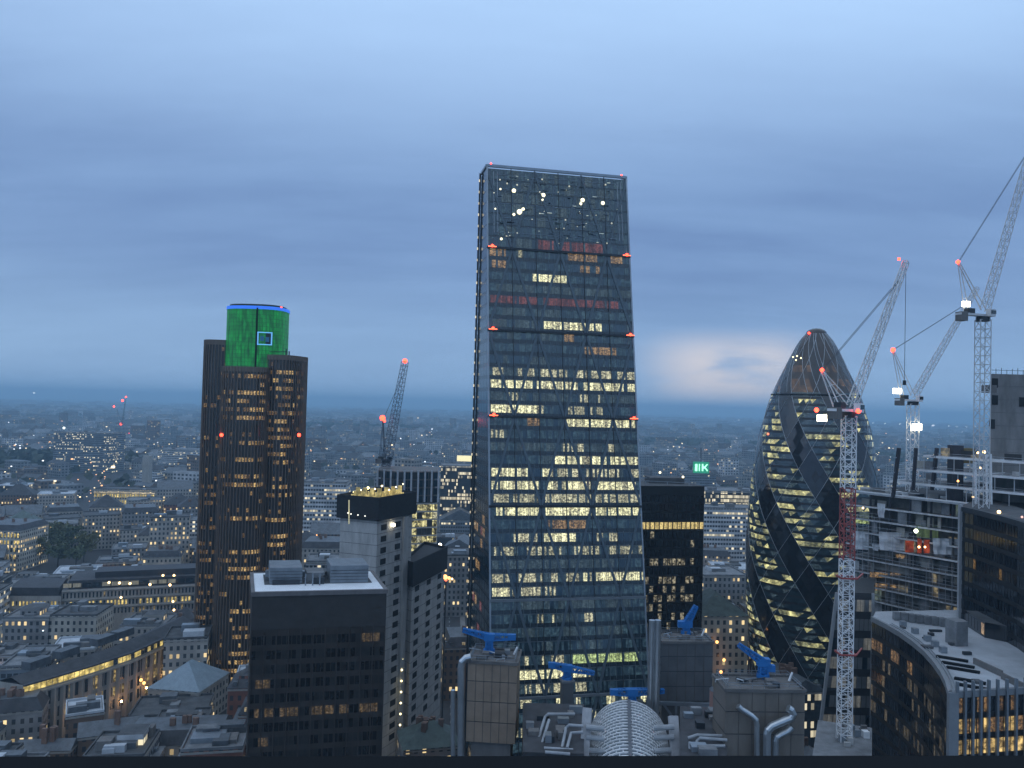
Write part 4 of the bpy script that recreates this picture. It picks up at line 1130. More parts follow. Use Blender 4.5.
# ================================================================== CRANES
def crane(label, base, top, mw, pivot, tip, apex, mcol, jcol, flood=None, reds=(), nmast=30, rope=None, hook=None, jw=1.6, cab=None, bands_=(), counter=None, name='tower_crane'):
    root = thing(name, label, 'tower crane', base, 'tower cranes')
    base, top = Vector(base), Vector(top); pivot, tip, apex = Vector(pivot), Vector(tip), Vector(apex)
    mb = MB()
    if bands_:
        segs = [0] + [b for t in bands_ for b in t] + [1]
        for i in range(len(segs) - 1):
            a_, b_ = base.lerp(top, segs[i]), base.lerp(top, segs[i + 1]); n_ = max(2, int(nmast * (segs[i + 1] - segs[i])))
            MB().lattice(a_, b_, mw, mw, n_, .10).build('mast', REDP if i % 2 else mcol, root)
    else: MB().lattice(base, top, mw, mw, nmast, .10).build('mast', mcol, root)
    # slewing platform, counter deck, winch and ballast
    d = (tip - pivot); d.z = 0
    if d.length < .1: d = Vector((1, 0, 0))
    d.normalize(); s = Vector((-d.y, d.x, 0))
    MB().tube([top + Vector((0, 0, -.4)), top + Vector((0, 0, .9))], mw * .62, 12).build('slewing_ring', DSTEEL, root)
    back = counter or 8.
    p0 = top + Vector((0, 0, 1.3))
    MB().box(p0 - d * (back / 2 - 1.2), d * (back / 2 + 1.2), s * 1.1, (0, 0, .3)).build('counter_deck', mcol, root)
    MB().box(p0 - d * (back - 1.2) + Vector((0, 0, -.7)), d * 1.1, s * 1.2, (0, 0, 1.3)).build('ballast', CONCD, root)
    MB().box(p0 - d * (back * .55) + Vector((0, 0, 1.0)), d * 1.2, s * .8, (0, 0, .75)).build('winch', DSTEEL, root)
    cb = MB().box(p0 + s * -1.9 + d * .8 + Vector((0, 0, .6)), d * .95, s * .75, (0, 0, 1.05)).build('cab', mcol, root)
    MB().box(p0 + s * -2.0 + d * 1.0 + Vector((0, 0, .8)), d * .9, s * .72, (0, 0, .5)).build('cab_window', GLASS, cb)
    # a-frame and jib
    fa = MB()
    for q in (-.8, .8):
        fa.beam(pivot + s * q - d * .5, apex + s * q * .4, .24); fa.beam(p0 - d * (back * .65) + s * q, apex + s * q * .4, .20)
    for t in (.3, .6, .85):
        fa.beam((pivot - d * .5).lerp(apex, t) + s * .7 * (1 - t), (pivot - d * .5).lerp(apex, t) - s * .7 * (1 - t), .15)
        fa.beam((pivot - d * .5).lerp(apex, t), (p0 - d * (back * .65)).lerp(apex, t), .12)
    fa.build('a_frame', jcol, root)
    L = (tip - pivot).length
    MB().lattice(pivot, tip, jw, jw * .65, max(8, int(L / 2.2)), .09).build('jib', jcol, root)
    rp = MB()
    mid = pivot.lerp(tip, .86)
    rp.beam(apex + s * .2, mid + s * .2, .09); rp.beam(apex - s * .2, mid - s * .2, .09); rp.build('pendant_line', DSTEEL, root)
    if hook:
        h = MB(); h.beam(tip, tip - Vector((0, 0, hook)), .09); h.build('hoist_line', DSTEEL, root)
        MB().box(tip - Vector((0, 0, hook + .5)), (.3, 0, 0), (0, .3, 0), (0, 0, .6)).build('hook_block', DSTEEL, root)
    for p, r in reds: lamp(root, p, r, REDL)
    for p, r in (flood or ()):
        MB().box(p, (r * 1.4, 0, 0), (0, .25, 0), (0, 0, r)).build('floodlight', WHITEL, root)
    return root
GREYC = pbr('crane_grey', (.62, .63, .64), .5, .1, .12)
# red and white mast
Yc = 188
base = P(844, 746, Yc); top = P(849, 416, Yc); top.x = base.x = (base.x + top.x) / 2; base.z = zb
crane('tall red and white lattice tower crane standing in front of the bullet tower', base, top, 2.5, P(852, 405, Yc), P(906, 262, Yc + 18), P(822, 371, Yc + 2), WHITEP, GREYC,
      flood=[(P(822, 418, Yc - 1.6), .75)], reds=[(P(822, 370, Yc + 2), .5), (P(816.5, 410, Yc), .55), (P(858.5, 411, Yc - 1.5), .6), (P(899, 259, Yc + 18), .4)], nmast=46, hook=30, jw=1.7, bands_=((.555, .775),), counter=8)
cr = [o for o in bpy.data.objects if o.name == 'tower_crane'][0]
for py in (653, 577):
    p = P(845, py, Yc)
    mb = MB(); z = p.z
    for (x, y) in ((-1, -1), (1, -1), (1, 1), (-1, 1)):
        pass
    o_ = [Vector((top.x + 1.7 * x, top.y + 1.7 * y, z)) for (x, y) in ((-1, -1), (1, -1), (1, 1), (-1, 1))]
    for k in range(4): mb.beam(o_[k], o_[(k + 1) % 4], .35)
    mb.beam(o_[1], Vector((top.x + 5, top.y + 3, z + .3)), .3); mb.build('mast_tie', REDP, cr)
# second crane, behind the frame
Y2 = 292
base = P(912, 560, Y2); top = P(913, 404, Y2); base.x = top.x; base.z = 20
crane('white tower crane rising behind the open steel frame, with a bright lamp on its mast', base, top, 3.0, P(914, 396, Y2), P(977, 288, Y2 + 14), P(893, 350, Y2 + 2), WHITEP, GREYC,
      flood=[(P(897, 391, Y2 - 2), .95), (P(917, 427, Y2 - 2.5), 1.15)], reds=[(P(893, 350, Y2 + 2), .85)], nmast=40, jw=1.9, counter=8)
# third crane, front right
Y3 = 236
base = P(983, 560, Y3); top = P(983, 320, Y3); base.x = top.x; base.z = 60
crane('grey tower crane at the right edge whose jib leaves the picture', base, top, 3.0, P(985, 310, Y3), P(1040, 118, Y3 + 6), P(958.5, 262, Y3 + 1), GREYC, GREYC,
      flood=[(P(966, 304, Y3 - 2), .75)], reds=[(P(958, 262, Y3 + 1), .6)], nmast=42, jw=1.9, counter=9)
# crane on the half-finished tower
Y4 = 440
base = P(386, 470, Y4); base.z = zt5; top = P(386, 462, Y4); top.x = base.x
crane('dark luffing crane with red lamps on the roof of the half-finished tower', base, top, 4.0, P(386, 464, Y4), P(405, 362, Y4 + 6), P(383, 420, Y4 + 1), pbr('crane_dark_blue', (.045, .06, .085), .5, .2, .15), pbr('crane_dark_blue', (.10, .13, .18)),
      reds=[(P(405, 361, Y4 + 6), 1.3), (P(382.5, 418, Y4 + 1), 1.5), (P(384.5, 421, Y4), .7)], nmast=4, jw=4.2, counter=6)
# far crane by the distant office block
Y5 = 2250
base = P(121, 436, Y5); base.z = 0; top = P(121, 424, Y5); top.x = base.x
crane('distant crane with four red lamps above the far office block', base, top, 8, P(122, 424, Y5), P(126, 397, Y5), P(117, 409, Y5), DSTEEL, DSTEEL,
      reds=[(P(126, 397, Y5), 2.4), (P(122.5, 400.5, Y5), 3.0), (P(114, 406.5, Y5), 2.6), (P(121, 424, Y5), 3.2), (P(129, 434, Y5), 2.6)], nmast=4, jw=3, counter=14)

# ================================================================== SERVICE TOWERS AND ATRIUM OF THE INSIDE-OUT BUILDING (bottom centre)
PANEL = pbr('warm_lit_brown_panel', (.30, .225, .165), .5, .2, .18, .25)  # warm city light on the face is put into this brown
PANELG = pbr('grey_panel', (.13, .135, .14), .5, .3, .18, .25)
def service_box(label, pxl, pxr, pyt, pyb, Y, dep, mat, seams=4, yaw=YAW):
    zt = ZAT((pxl + pxr) / 2, pyt, Y); zb_ = ZAT((pxl + pxr) / 2, pyb, Y)
    A = XY(pxl, Y, zt); wdt = (XY(pxr, Y, zt) - A).x / math.cos(yaw)
    e = Vector((math.cos(yaw), math.sin(yaw))); n = Vector((-e.y, e.x)); fp = [A, A + e * wdt, A + e * wdt + n * dep, A + n * dep]; c = centre(fp)
    root = thing('service_tower', label, 'service tower', (c.x, c.y, 0), 'service towers round the vaulted atrium')
    MB().prism(fp, zb_, zt - .3, 0, 1).build('plant_box', [mat, ROOFX], root)
    s = MB()
    for k in range(1, seams): z = zb_ + (zt - zb_) * k / seams; s.prism(inset(fp, -.04), z - .06, z + .06, 0)
    s.build('panel_joints', DSTEEL, root)
    p = MB(); o, i_ = inset(fp, -.15), inset(fp, .35)
    for k in range(4):
        a_, b_ = o[k], o[(k + 1) % 4]; p.beam((*a_, zt - .2), (*b_, zt - .2), .35, .6)
    p.build('parapet', ROOFX, root)
    MB().prism(inset(fp, 1.0), 0, zb_, 0).build('stair_shaft', CONCD, root)
    for k in range(6):
        q = fp[0].lerp(fp[1], rnd.uniform(.15, .85)) + n * rnd.uniform(2, dep - 1.5)
        MB().box((q.x, q.y, zt + .1), (rnd.uniform(.3, 1.1), 0, 0), (0, rnd.uniform(.3, .9), 0), (0, 0, rnd.uniform(.2, .7))).build('roof_unit', rnd.choice((DSTEEL, STEEL, CONCD)), root)
    ra = MB(); ri = inset(fp, .5)
    for k in range(4):
        for h_ in (.55, 1.05): ra.beam((*ri[k], zt + h_), (*ri[(k + 1) % 4], zt + h_), .07)
        for j in range(6): p_ = ri[k].lerp(ri[(k + 1) % 4], j / 6); ra.beam((*p_, zt), (*p_, zt + 1.05), .07)
    ra.build('railing', STEEL, root)
    rb_ = MB()
    for k in range(1, 6):
        p_ = fp[0].lerp(fp[1], k / 6); rb_.beam((p_.x, p_.y - .03, zb_), (p_.x, p_.y - .03, zt - .5), .09, .09)
    for k in range(1, 4):
        p_ = fp[1].lerp(fp[2], k / 4); rb_.beam((*p_, zb_), (*p_, zt - .5), .09, .09)
    rb_.build('panel_ribs', pbr('panel_rib', (.10, .09, .08), .6), root)
    for k in range(5):
        a_ = fp[0].lerp(fp[1], rnd.uniform(.1, .9)) + n * rnd.uniform(1, dep - 1); b_ = a_ + e * rnd.uniform(-3, 3) + n * rnd.uniform(-2, 2)
        MB().tube([(*a_, zt - .1), (*a_, zt + .35), (*b_, zt + .35), (*b_, zt - .1)], .14, 6).build('roof_pipe', rnd.choice((SILVER, STEEL, DSTEEL)), root, True)
    q = fp[1] + n * (dep * .6) - e * 1.2
    MB().beam((*q, zt), (q.x + .8, q.y + .4, zt + 1.6), .3).build('roof_davit', WHITEP, root)
    return root, fp, zt, zb_
def maint_crane(label, pts, Y, zroof, basepx, thick=1.0):
    """blue maintenance crane: pts = (tail pixel, slew pixel, tip pixel)"""
    tail, slew, tip = (P(*q, Y) for q in pts)
    b = XY(basepx, Y, zroof)
    root = thing('maintenance_crane', label, 'crane', (b.x, b.y, zroof), 'blue maintenance cranes on the service towers')
    MB().tube([(b.x, b.y, zroof - .2), (b.x, b.y, zroof + .5)], 1.3, 12).build('base', BLUEP, root)
    MB().lattice((b.x, b.y, zroof + .4), (b.x, b.y, slew.z - .4), 1.5, 1.2, 3, .14).box((b.x, b.y, (zroof + slew.z) / 2), (.45, 0, 0), (0, .45, 0), (0, 0, max(.3, (slew.z - zroof) / 2 - .3))).build('mast', BLUEP, root)
    top = Vector((b.x, b.y, slew.z))
    MB().box(top, (.95 * thick, 0, 0), (0, .8, 0), (0, 0, .75)).build('turntable', BLUEP, root)
    MB().lattice(top, tip, 1.05 * thick, .55 * thick, 8, .13).build('jib', BLUEP, root)
    j = MB().lattice(top, tail, 1.05 * thick, .8 * thick, 3, .13); j.box(tail, (.7 * thick, 0, 0), (0, .6, 0), (0, 0, .5 * thick)); j.build('counterweight', BLUEP, root)
    return root
r1, f1, zt1, _ = service_box('warm-lit brown panelled service tower with a blue crane on top, bottom left of the vault', 468, 517, 661, 742, 176, 9.5, PANEL, yaw=R(-5))
maint_crane('blue crane on the brown tower at bottom left, jib pointing left', ((512, 637), (490, 637), (463, 630)), 183, zt1, 489, 1.2)
r2, f2, zt2, _ = service_box('grey service tower with an upturned blue crane, right of the silver tubes', 660, 714, 642, 702, 197, 8.5, PANELG, yaw=R(4))
maint_crane('blue crane with its jib raised, on the grey tower at right', ((682, 624), (686, 624), (696, 606)), 205, zt2, 686, 1.5)
r3, f3, zt3, _ = service_box('brown service tower with two bent silver ducts on its face', 726, 806, 690, 780, 158, 8.5, pbr('taupe_panel', (.20, .175, .15), .5, .2, .22, .3, streak=True), yaw=R(2))
maint_crane('blue crane with its jib lowered to the left, on the tower with bent ducts', ((770, 668), (764, 662), (739, 645)), 166, zt3, 763, 1.3)
# ducts on the third tower
def duct(root, pts, r, Y): MB().tube([P(x, y, Y) for x, y in pts], r, 12).build('duct', SILVER, root, True)
duct(r3, [(757, 790), (757, 757), (757, 725), (756, 720), (752, 716), (746, 712), (741, 709), (738, 706)], .55, 156.5)
duct(r3, [(767, 790), (767, 757), (767, 734), (768, 730), (772, 726), (779, 723), (786, 720), (791, 718), (793, 714), (791, 710), (788, 708)], .72, 155.8)
duct(r3, [(775.5, 790), (775.5, 757), (775.5, 741), (777, 737), (782, 734), (788, 731), (792, 727)], .6, 156.4)
for (rr, Y_d, pts, rad_) in ((r1, 176, [(461, 790), (461, 757), (461, 668), (462, 662), (466, 658), (471, 657)], .75), (r1, 176.5, [(452, 790), (453, 757), (453, 690)], .5)):
    duct(rr, pts, rad_, Y_d)
# diagonal struts under the second tower
mb = MB()
for (x0, y0, x1, y1) in ((662, 702, 676, 722), (690, 722, 712, 703), (676, 702, 676, 730), (690, 702, 690, 730)): mb.beam(P(x0, y0, 196), P(x1, y1, 196), .5)
mb.beam(P(658, 703, 196), P(714, 705, 196), .8); mb.build('strut', STEEL, r2)
# silver stair tubes
s0 = XY(653, 192, 60)
tb = thing('service_tower', 'pair of tall silver tubes beside the grey service tower', 'service tower', (s0.x, s0.y, 0), 'service towers round the vaulted atrium')
for px in (650.2, 656):
    MB().tube([(XY(px, 192, 70).x, 192, 0), (XY(px, 192, 70).x, 192, ZAT(px, 620, 192))], .75, 12).build('tube', SILVER, tb, True)
mb = MB()
for k in range(14):
    z = ZAT(653, 625 + k * 8, 192); mb.box((s0.x, 192.3, z), (1.4, 0, 0), (0, .35, 0), (0, 0, .12))
mb.build('tie_plates', DSTEEL, tb)
# column with blue crane
cz = ZAT(567, 681, 196); cq = XY(567, 196, cz)
ct = thing('service_tower', 'slim grey concrete column carrying a blue crane in front of the glass wedge', 'service tower', (cq.x, cq.y, 0), 'service towers round the vaulted atrium')
MB().prism(rect(cq, 2.5, 3, YAW), 0, cz, 0).build('shaft', PANELG, ct); MB().prism(rect(cq, 3.1, 3.6, YAW), cz, cz + .5, 0).build('cap', ROOFP, ct)
maint_crane('blue crane on the slim column, jib pointing right', ((552, 665), (566, 668), (594, 673)), 196, cz + .5, 567, 1.25)
# atrium vault
def vault():
    z_r = ZAT(628, 703, 188); rv = 8.6
    yb_, yf_ = 189., 146.; cA, cB = XY(629, yb_, z_r), XY(631, yf_, z_r)
    root = thing('atrium_vault', 'white ribbed glass barrel vault at the bottom centre', 'glass roof', (cB.x, cB.y, 0))
    zs = z_r - rv; n = 20; m = 26
    GLV = pbr('vault_glass', (.12, .15, .18), .15, .2, .2, .4)
    gl, rb, lg = MB(), MB(), MB()
    ax = (cB - cA); L = ax.length; ax.normalize(); sd = Vector((-ax.y, ax.x))
    def pt(t, k, r=rv):
        c_ = cA.lerp(cB, t); a_ = math.pi * k / n
        q = c_ + sd * (r * math.cos(a_)); return Vector((q.x, q.y, zs + r * math.sin(a_)))
    for i in range(m):
        for k in range(n): gl.face([pt(i / m, k), pt(i / m, k + 1), pt((i + 1) / m, k + 1), pt((i + 1) / m, k)])
    gl.face([pt(0, k) for k in range(n + 1)]); gl.face([pt(1, k) for k in range(n, -1, -1)])
    gl.build('glazing', GLV, root)
    for i in range(m + 1):
        for k in range(n): rb.beam(pt(i / m, k, rv + .12), pt(i / m, k + 1, rv + .12), .34, .26)
    rb.build('ribs', WHITEP, root)
    for k in range(0, n + 1):
        if k == n // 2: continue
        for i in range(0, m):
            j = .5 if i % 2 else 0
            lg.beam(pt(i / m, k + (0 if k == n else j), rv + .08), pt((i + 1) / m, k + (0 if k == n else j), rv + .08), .2, .16)
    lg.build('purlins', pbr('vault_purlin', (.50, .53, .56), .5), root)
    MB().beam(pt(0, n / 2, rv + .32), pt(1, n / 2, rv + .32), .7, .3).build('ridge', pbr('ridge_grey', (.12, .13, .15), .5), root)
    wl_ = MB()
    c0, c1 = cA + sd * rv, cB + sd * rv; d0, d1 = cA - sd * rv, cB - sd * rv
    wl_.prism(ccw([c0 - sd * .1, c1 - sd * .1, d1 + sd * .1, d0 + sd * .1]), 0, zs, 0); wl_.build('wall', GLASS, root)
    # concrete buttresses and pipes
    for (px, py0, py1, Y) in ((585.5, 708, 790, 168), (675, 716, 790, 168)):
        a_, b_ = P(px + (2 if px < 600 else -2), py0, Y), P(px - (3 if px < 600 else -3), py1, Y - 6)
        MB().beam(a_, b_, 1.8, 1.6).build('pier', pbr('pale_pier', (.40, .40, .41), .7), root)
    for (py) in (727, 737, 750):
        MB().tube([P(586, py, 165), P(604, py + 2, 165)], .55, 10).build('cross_pipe', pbr('pipe_grey', (.34, .36, .38)), root, True)
        MB().tube([P(654, py + 1, 165), P(674, py, 165)], .55, 10).build('cross_pipe', pbr('pipe_grey', (.34, .36, .38)), root, True)
    hero([V2(cA), V2(cB)], z_r)
    return z_r
zv = vault()
maint_crane('blue crane lying level above the end of the vault', ((614, 692), (628, 692), (664, 691)), 193, ZAT(632, 703, 193), 632, 1.35)
vs = XY(632, 193, 60)
vb = thing('service_tower', 'dark stair shaft behind the far end of the vault', 'service tower', (vs.x, vs.y, 0), 'service towers round the vaulted atrium')
MB().prism(rect(vs, 5, 4, YAW), 0, ZAT(632, 703, 193) - .1, 0).build('shaft', CONCD, vb); MB().prism(rect(vs, 5.6, 4.6, YAW), ZAT(632, 703, 193) - .1, ZAT(632, 703, 193) + .05, 0).build('cap', ROOFG, vb)
# terraces left and right of the vault, with white pipe rails
def terrace(label, fppx, Y0, Y1, py, rails):
    z = ZAT(fppx[0], py, Y0); fp = [XY(fppx[0], Y0, z), XY(fppx[1], Y0, z), XY(fppx[1], Y1, z), XY(fppx[0], Y1, z)]; c = centre(fp)
    root = thing('office_block', label, 'building', (c.x, c.y, 0))
    MB().prism(fp, 0, z, 0, 1).build('wall', [pbr('dark_band_metal', (.05, .052, .056)), ROOFD], root)
    for pts in rails: MB().tube([P(x, y, Y) for x, y, Y in pts], .3, 8).build('pipe_rail', pbr('pipe_grey', (.34, .36, .38), .5, .2, .2, 1.), root, True)
    for k in range(10):
        q = fp[0].lerp(fp[1], rnd.uniform(.05, .95)).lerp(fp[3].lerp(fp[2], rnd.uniform(.05, .95)), rnd.uniform(.1, .9))
        MB().box((q.x, q.y, z + .4), (rnd.uniform(.4, 1.8), 0, 0), (0, rnd.uniform(.4, 1.3), 0), (0, 0, rnd.uniform(.4, 1.1))).build('roof_unit', rnd.choice((STEEL, CONCD, DSTEEL, ROOFP)), root)
    return root
terrace('dark roof terrace with white pipe rails, left of the vault', (523, 584), 158, 184, 752,
        [[(533, 757, 160), (545, 717, 172), (548, 714, 172), (575, 714, 172)], [(538, 757, 159), (549, 720, 170)], [(544, 748, 160), (573, 750, 160)], [(562, 748, 161), (566, 728, 165), (569, 725, 165), (583, 726, 165)], [(567, 748, 160), (571, 733, 164), (583, 732, 164)], [(545, 752, 158), (570, 754, 158)]])
terrace('cluttered roof terrace with white ducts, right of the vault', (680, 727), 150, 178, 762,
        [[(688, 738, 160), (697, 735, 160), (727, 736, 160)], [(695, 757, 156), (697, 741, 158), (700, 738, 158), (727, 740, 158)], [(690, 757, 155), (690, 742, 157)], [(703, 757, 155), (706, 746, 157), (725, 746, 157)]])
# round brick stair turret, pink street light put into the brick colour
tq = XY(720, 186, 60); zt_ = ZAT(720, 690, 186)
tr = thing('stair_turret', 'rounded brick turret lit pink between two service towers', 'turret', (tq.x, tq.y, 0))
MB().prism([tq + Vector((2.6 * math.cos(t * math.pi / 10), 2.6 * math.sin(t * math.pi / 10))) for t in range(20)], 0, zt_, 0).build('wall', pbr('pink_lit_brick', (.34, .20, .17), .8, 0, .2), tr)
mb = MB()
for t in range(20):
    a_ = lambda k, r: (tq.x + r * math.cos(k * math.pi / 10), tq.y + r * math.sin(k * math.pi / 10))
    mb.face([(*a_(t, 2.7), zt_), (*a_(t + 1, 2.7), zt_), (tq.x, tq.y, zt_ + 2.2)])
mb.build('roof', ROOFL, tr)

# ================================================================== LOW CITY: named buildings
def wallmat(kind, lit=.10):
    cols = {'pale stone': (.36, .34, .31), 'cream stucco': (.46, .43, .37), 'brown brick': (.17, .12, .09), 'red brick': (.22, .10, .075), 'grey concrete': (.25, .25, .25), 'blue-grey panel': (.18, .21, .24), 'dark glass': (.03, .036, .042), 'white panel': (.52, .54, .56)}
    nm = f"{kind.replace(' ', '_').replace('-', '_')}_facade_{int(lit * 100)}"
    if kind == 'dark glass': return facade(nm, cols[kind], lit * 1.3, 1.6, 3.7, (1, .88, .6), .9, a=(.06, .94), c=(.22, .95), rough=.3)
    if kind in ('white panel', 'blue-grey panel'): return facade(nm, cols[kind], lit * 1.3, 2.4, 3.7, (1, .88, .58), .95, a=(.1, .9), c=(.32, .8), rough=.5)
    return facade(nm, cols[kind], lit * 1.4, 2.9, 3.6, (1, .74, .36), 1.1, a=(.28, .72), c=(.25, .78))
RMAT = {'flat grey': ROOFG, 'pale flat': ROOFP, 'slate hip': ROOFD, 'slate mansard': ROOFD, 'lead gable': ROOFL, 'green copper': ROOFC, 'white flat': ROOFW}
def roof_on(root, fp, z, kind, parent_kind=None):
    mat = RMAT[kind]; c = centre(fp)
    fp = ccw(fp)
    if kind in ('flat grey', 'pale flat', 'white flat'):
        mb = MB().prism(inset(fp, .5), z, z + .12, 0)
        o, i_ = fp, inset(fp, .5)
        for k in range(len(fp)):
            a_, b_ = fp[k], fp[(k + 1) % len(fp)]; mb.beam((*a_.lerp(c, .01), z + .45), (*b_.lerp(c, .01), z + .45), .45, .9, 0)
        return mb.build('roof', mat, root)
    if kind == 'slate mansard':
        mb = MB(); o, i_ = inset(fp, -.3), inset(fp, 2.6); h = 4.2
        for k in range(len(fp)): mb.face([(*o[k], z), (*o[(k + 1) % len(fp)], z), (*i_[(k + 1) % len(fp)], z + h), (*i_[k], z + h)], 0)
        mb.face([(*p, z + h) for p in i_], 1); mb.face([(*p, z) for p in reversed(o)], 0)
        return mb.build('roof', [mat, ROOFL], root)
    mb = MB(); o = inset(fp, -.4)                # ridge along the longer side
    l0, l1 = (o[1] - o[0]).length, (o[2] - o[1]).length
    if l0 < l1: o = o[1:] + o[:1]; l0, l1 = l1, l0
    h = l1 * (.36 if kind != 'lead gable' else .26); k = (l1 * .5 / l0) if kind != 'lead gable' else 0.
    m0, m1 = (o[0] + o[3]) / 2, (o[1] + o[2]) / 2; r0, r1_ = m0.lerp(m1, min(k, .48)), m1.lerp(m0, min(k, .48))
    T = lambda p: (*p, z); U = lambda p: (*p, z + h)
    mb.face([T(o[0]), T(o[1]), U(r1_), U(r0)]); mb.face([T(o[2]), T(o[3]), U(r0), U(r1_)]); mb.face([T(o[1]), T(o[2]), U(r1_)]); mb.face([T(o[3]), T(o[0]), U(r0)]); mb.face([T(p) for p in reversed(o)])
    return mb.build('roof', mat, root)
def roof_bits(root, roof, fp, z, kind, rr, n):
    c = centre(fp)
    flat = kind in ('flat grey', 'pale flat', 'white flat')
    for k in range(n):
        q = Vector(fp[0]).lerp(Vector(fp[1]), rr.uniform(.15, .85)).lerp(Vector(fp[3]).lerp(Vector(fp[2]), rr.uniform(.15, .85)), rr.uniform(.15, .85))
        if flat:
            w_, d_, h_ = rr.uniform(1, 4.5), rr.uniform(1, 3.5), rr.uniform(.6, 2.2)
            e = (Vector(fp[1]) - Vector(fp[0])).normalized()
            MB().box((q.x, q.y, z + h_ * .8), (*(e * w_), 0), (-e.y * d_, e.x * d_, 0), (0, 0, h_ * .8)).build('plant_box', rr.choice((ROOFP, ROOFG, STEEL, CONCD, ROOFL, ROOFW)), roof)
        else:
            q = q.lerp(c, .25); MB().box((q.x, q.y, z + 3.4), (.9, 0, 0), (0, .6, 0), (0, 0, 3.4)).build('chimney', pbr('chimney_brick', (.20, .13, .10), .85), roof)
def simple(label, fp, z1, wall, roof, lit=.1, cat='building', n=3, name='city_block', group=None, cornice=True, rr=rnd):
    fp = ccw(fp); c = centre(fp); root = thing(name, label, cat, (c.x, c.y, 0), group)
    MB().prism(fp, 0, z1, 0, off=rr.randrange(400) * 2.9 * 1.6).build('wall', wallmat(wall, lit), root)
    if cornice: MB().prism(inset(fp, -.25), z1 - 1.0, z1 - .35, 0).build('cornice', pbr('cornice_stone', (.34, .33, .31)), root)
    rf = roof_on(root, fp, z1, roof); roof_bits(root, rf, fp, z1, roof, rr, n)
    return root, fp
def row_windows(root, a, b, z0, z1, n, m, name='window_row', fill=.6, out=.15, prob=1., alt=None):
    """a row of separate recess-framed windows along one storey"""
    a, b = Vector(a), Vector(b); e = (b - a).normalized(); nn = Vector((e.y, -e.x)); mb = MB(); l = (b - a).length
    for k in range(n):
        p, q = a + e * l * (k + .5 - fill / 2) / n + nn * out, a + e * l * (k + .5 + fill / 2) / n + nn * out
        mi = 0 if rnd.random() < prob else 1
        mb.face([(*p, z0), (*q, z0), (*q, z1), (*p, z1)], mi)
    return mb.build(name, [m, alt or GLASS], root)
GOLD = litglass('gold_window', (1, .76, .24), 1.1, (.03, .02, .01), lo=.35, scale=.4)
GOLDD = litglass('gold_window_dim', (1, .72, .28), .45, (.03, .02, .01), lo=.15, scale=.5)
STONE = pbr('portland_stone', (.36, .34, .31), .85, 0, .2, .3, streak=True)

# long curved range with lit top storey
def long_range():
    z1 = 27.
    pts = [(23, 685), (58, 675), (95, 664), (131, 652), (163, 638), (194, 622)]
    cur = [XY(px, YAT(px, py, z1), z1) for px, py in pts]
    e = (cur[-1] - cur[0]).normalized(); n = Vector((-e.y, e.x)) * 13
    fp = cur + [p + n for p in reversed(cur)]; c = centre(fp)
    root = thing('stone_block', 'long curved stone range with a glowing yellow top storey, lower left', 'building', (c.x, c.y, 0))
    MB().prism(fp, 0, z1, 0, 1).build('wall', [STONE, ROOFD], root)
    for i in range(5):
        a_, b_ = cur[i], cur[i + 1]
        k = int((b_ - a_).length / 2.2)
        row_windows(root, a_, b_, z1 - 3.2, z1 - .6, k, GOLD if i < 4 else GOLDD, fill=.88, prob=.97 if i < 3 else .6)
        row_windows(root, a_, b_, z1 - 10.5, z1 - 5.2, k, GOLDD, fill=.72, prob=.30)
        row_windows(root, a_, b_, z1 - 16.5, z1 - 12.5, k, GOLDD, fill=.72, prob=.45)
        row_windows(root, a_, b_, z1 - 22, z1 - 18, k, GOLDD, fill=.72, prob=.3)
        nn = (b_ - a_).normalized(); nn = Vector((nn.y, -nn.x))
        MB().beam((*(a_ + nn * .6), z1 - 4.2), (*(b_ + nn * .6), z1 - 4.2), 1.6, .8).build('cornice', STONE, root)
        MB().beam((*(a_ + nn * .3), z1 - .2), (*(b_ + nn * .3), z1 - .2), 1.8, .6).build('eaves', ROOFD, root)
        for j in range(4):
            p = a_.lerp(b_, (j + .5) / 4) + nn * .45; MB().box((p.x, p.y, (z1 - 4.6) / 2), (.75, 0, 0), (0, .75, 0), (0, 0, (z1 - 4.6) / 2)).build('pilaster', STONE, root)
    mb = MB()
    for i in range(5):
        a_, b_ = cur[i] + n * .06, cur[i + 1] + n * .06; c_, d_ = cur[i + 1] + n * .5, cur[i] + n * .5; f_, g_ = cur[i + 1] + n * .96, cur[i] + n * .96
        mb.face([(*a_, z1 + .1), (*b_, z1 + .1), (*c_, z1 + 2.4), (*d_, z1 + 2.4)]); mb.face([(*d_, z1 + 2.4), (*c_, z1 + 2.4), (*f_, z1 + .1), (*g_, z1 + .1)])
    rf = mb.build('roof', ROOFD, root)
    for t in (.15, .3, .5, .62):
        q = cur[0].lerp(cur[-1], t) + n * .75; MB().box((*q, z1 + 3.2), (*(e * 5), 0), (*(n * .18), 0), (0, 0, 1.6)).build('roof_unit', ROOFL, rf)
    hero(fp, z1); HEROES[-1] = (c, 52, z1)
    for (px, py) in ((184, 652), (187, 660), (141, 680), (144, 683)): lamp(root, P(px, py, YAT(px, py, 14)), .7, ORANGEL, 'wall_lamp')
    return fp
LR = long_range()
UP = emit('street_lantern', (1, .52, .18), 55, 'AUTO')
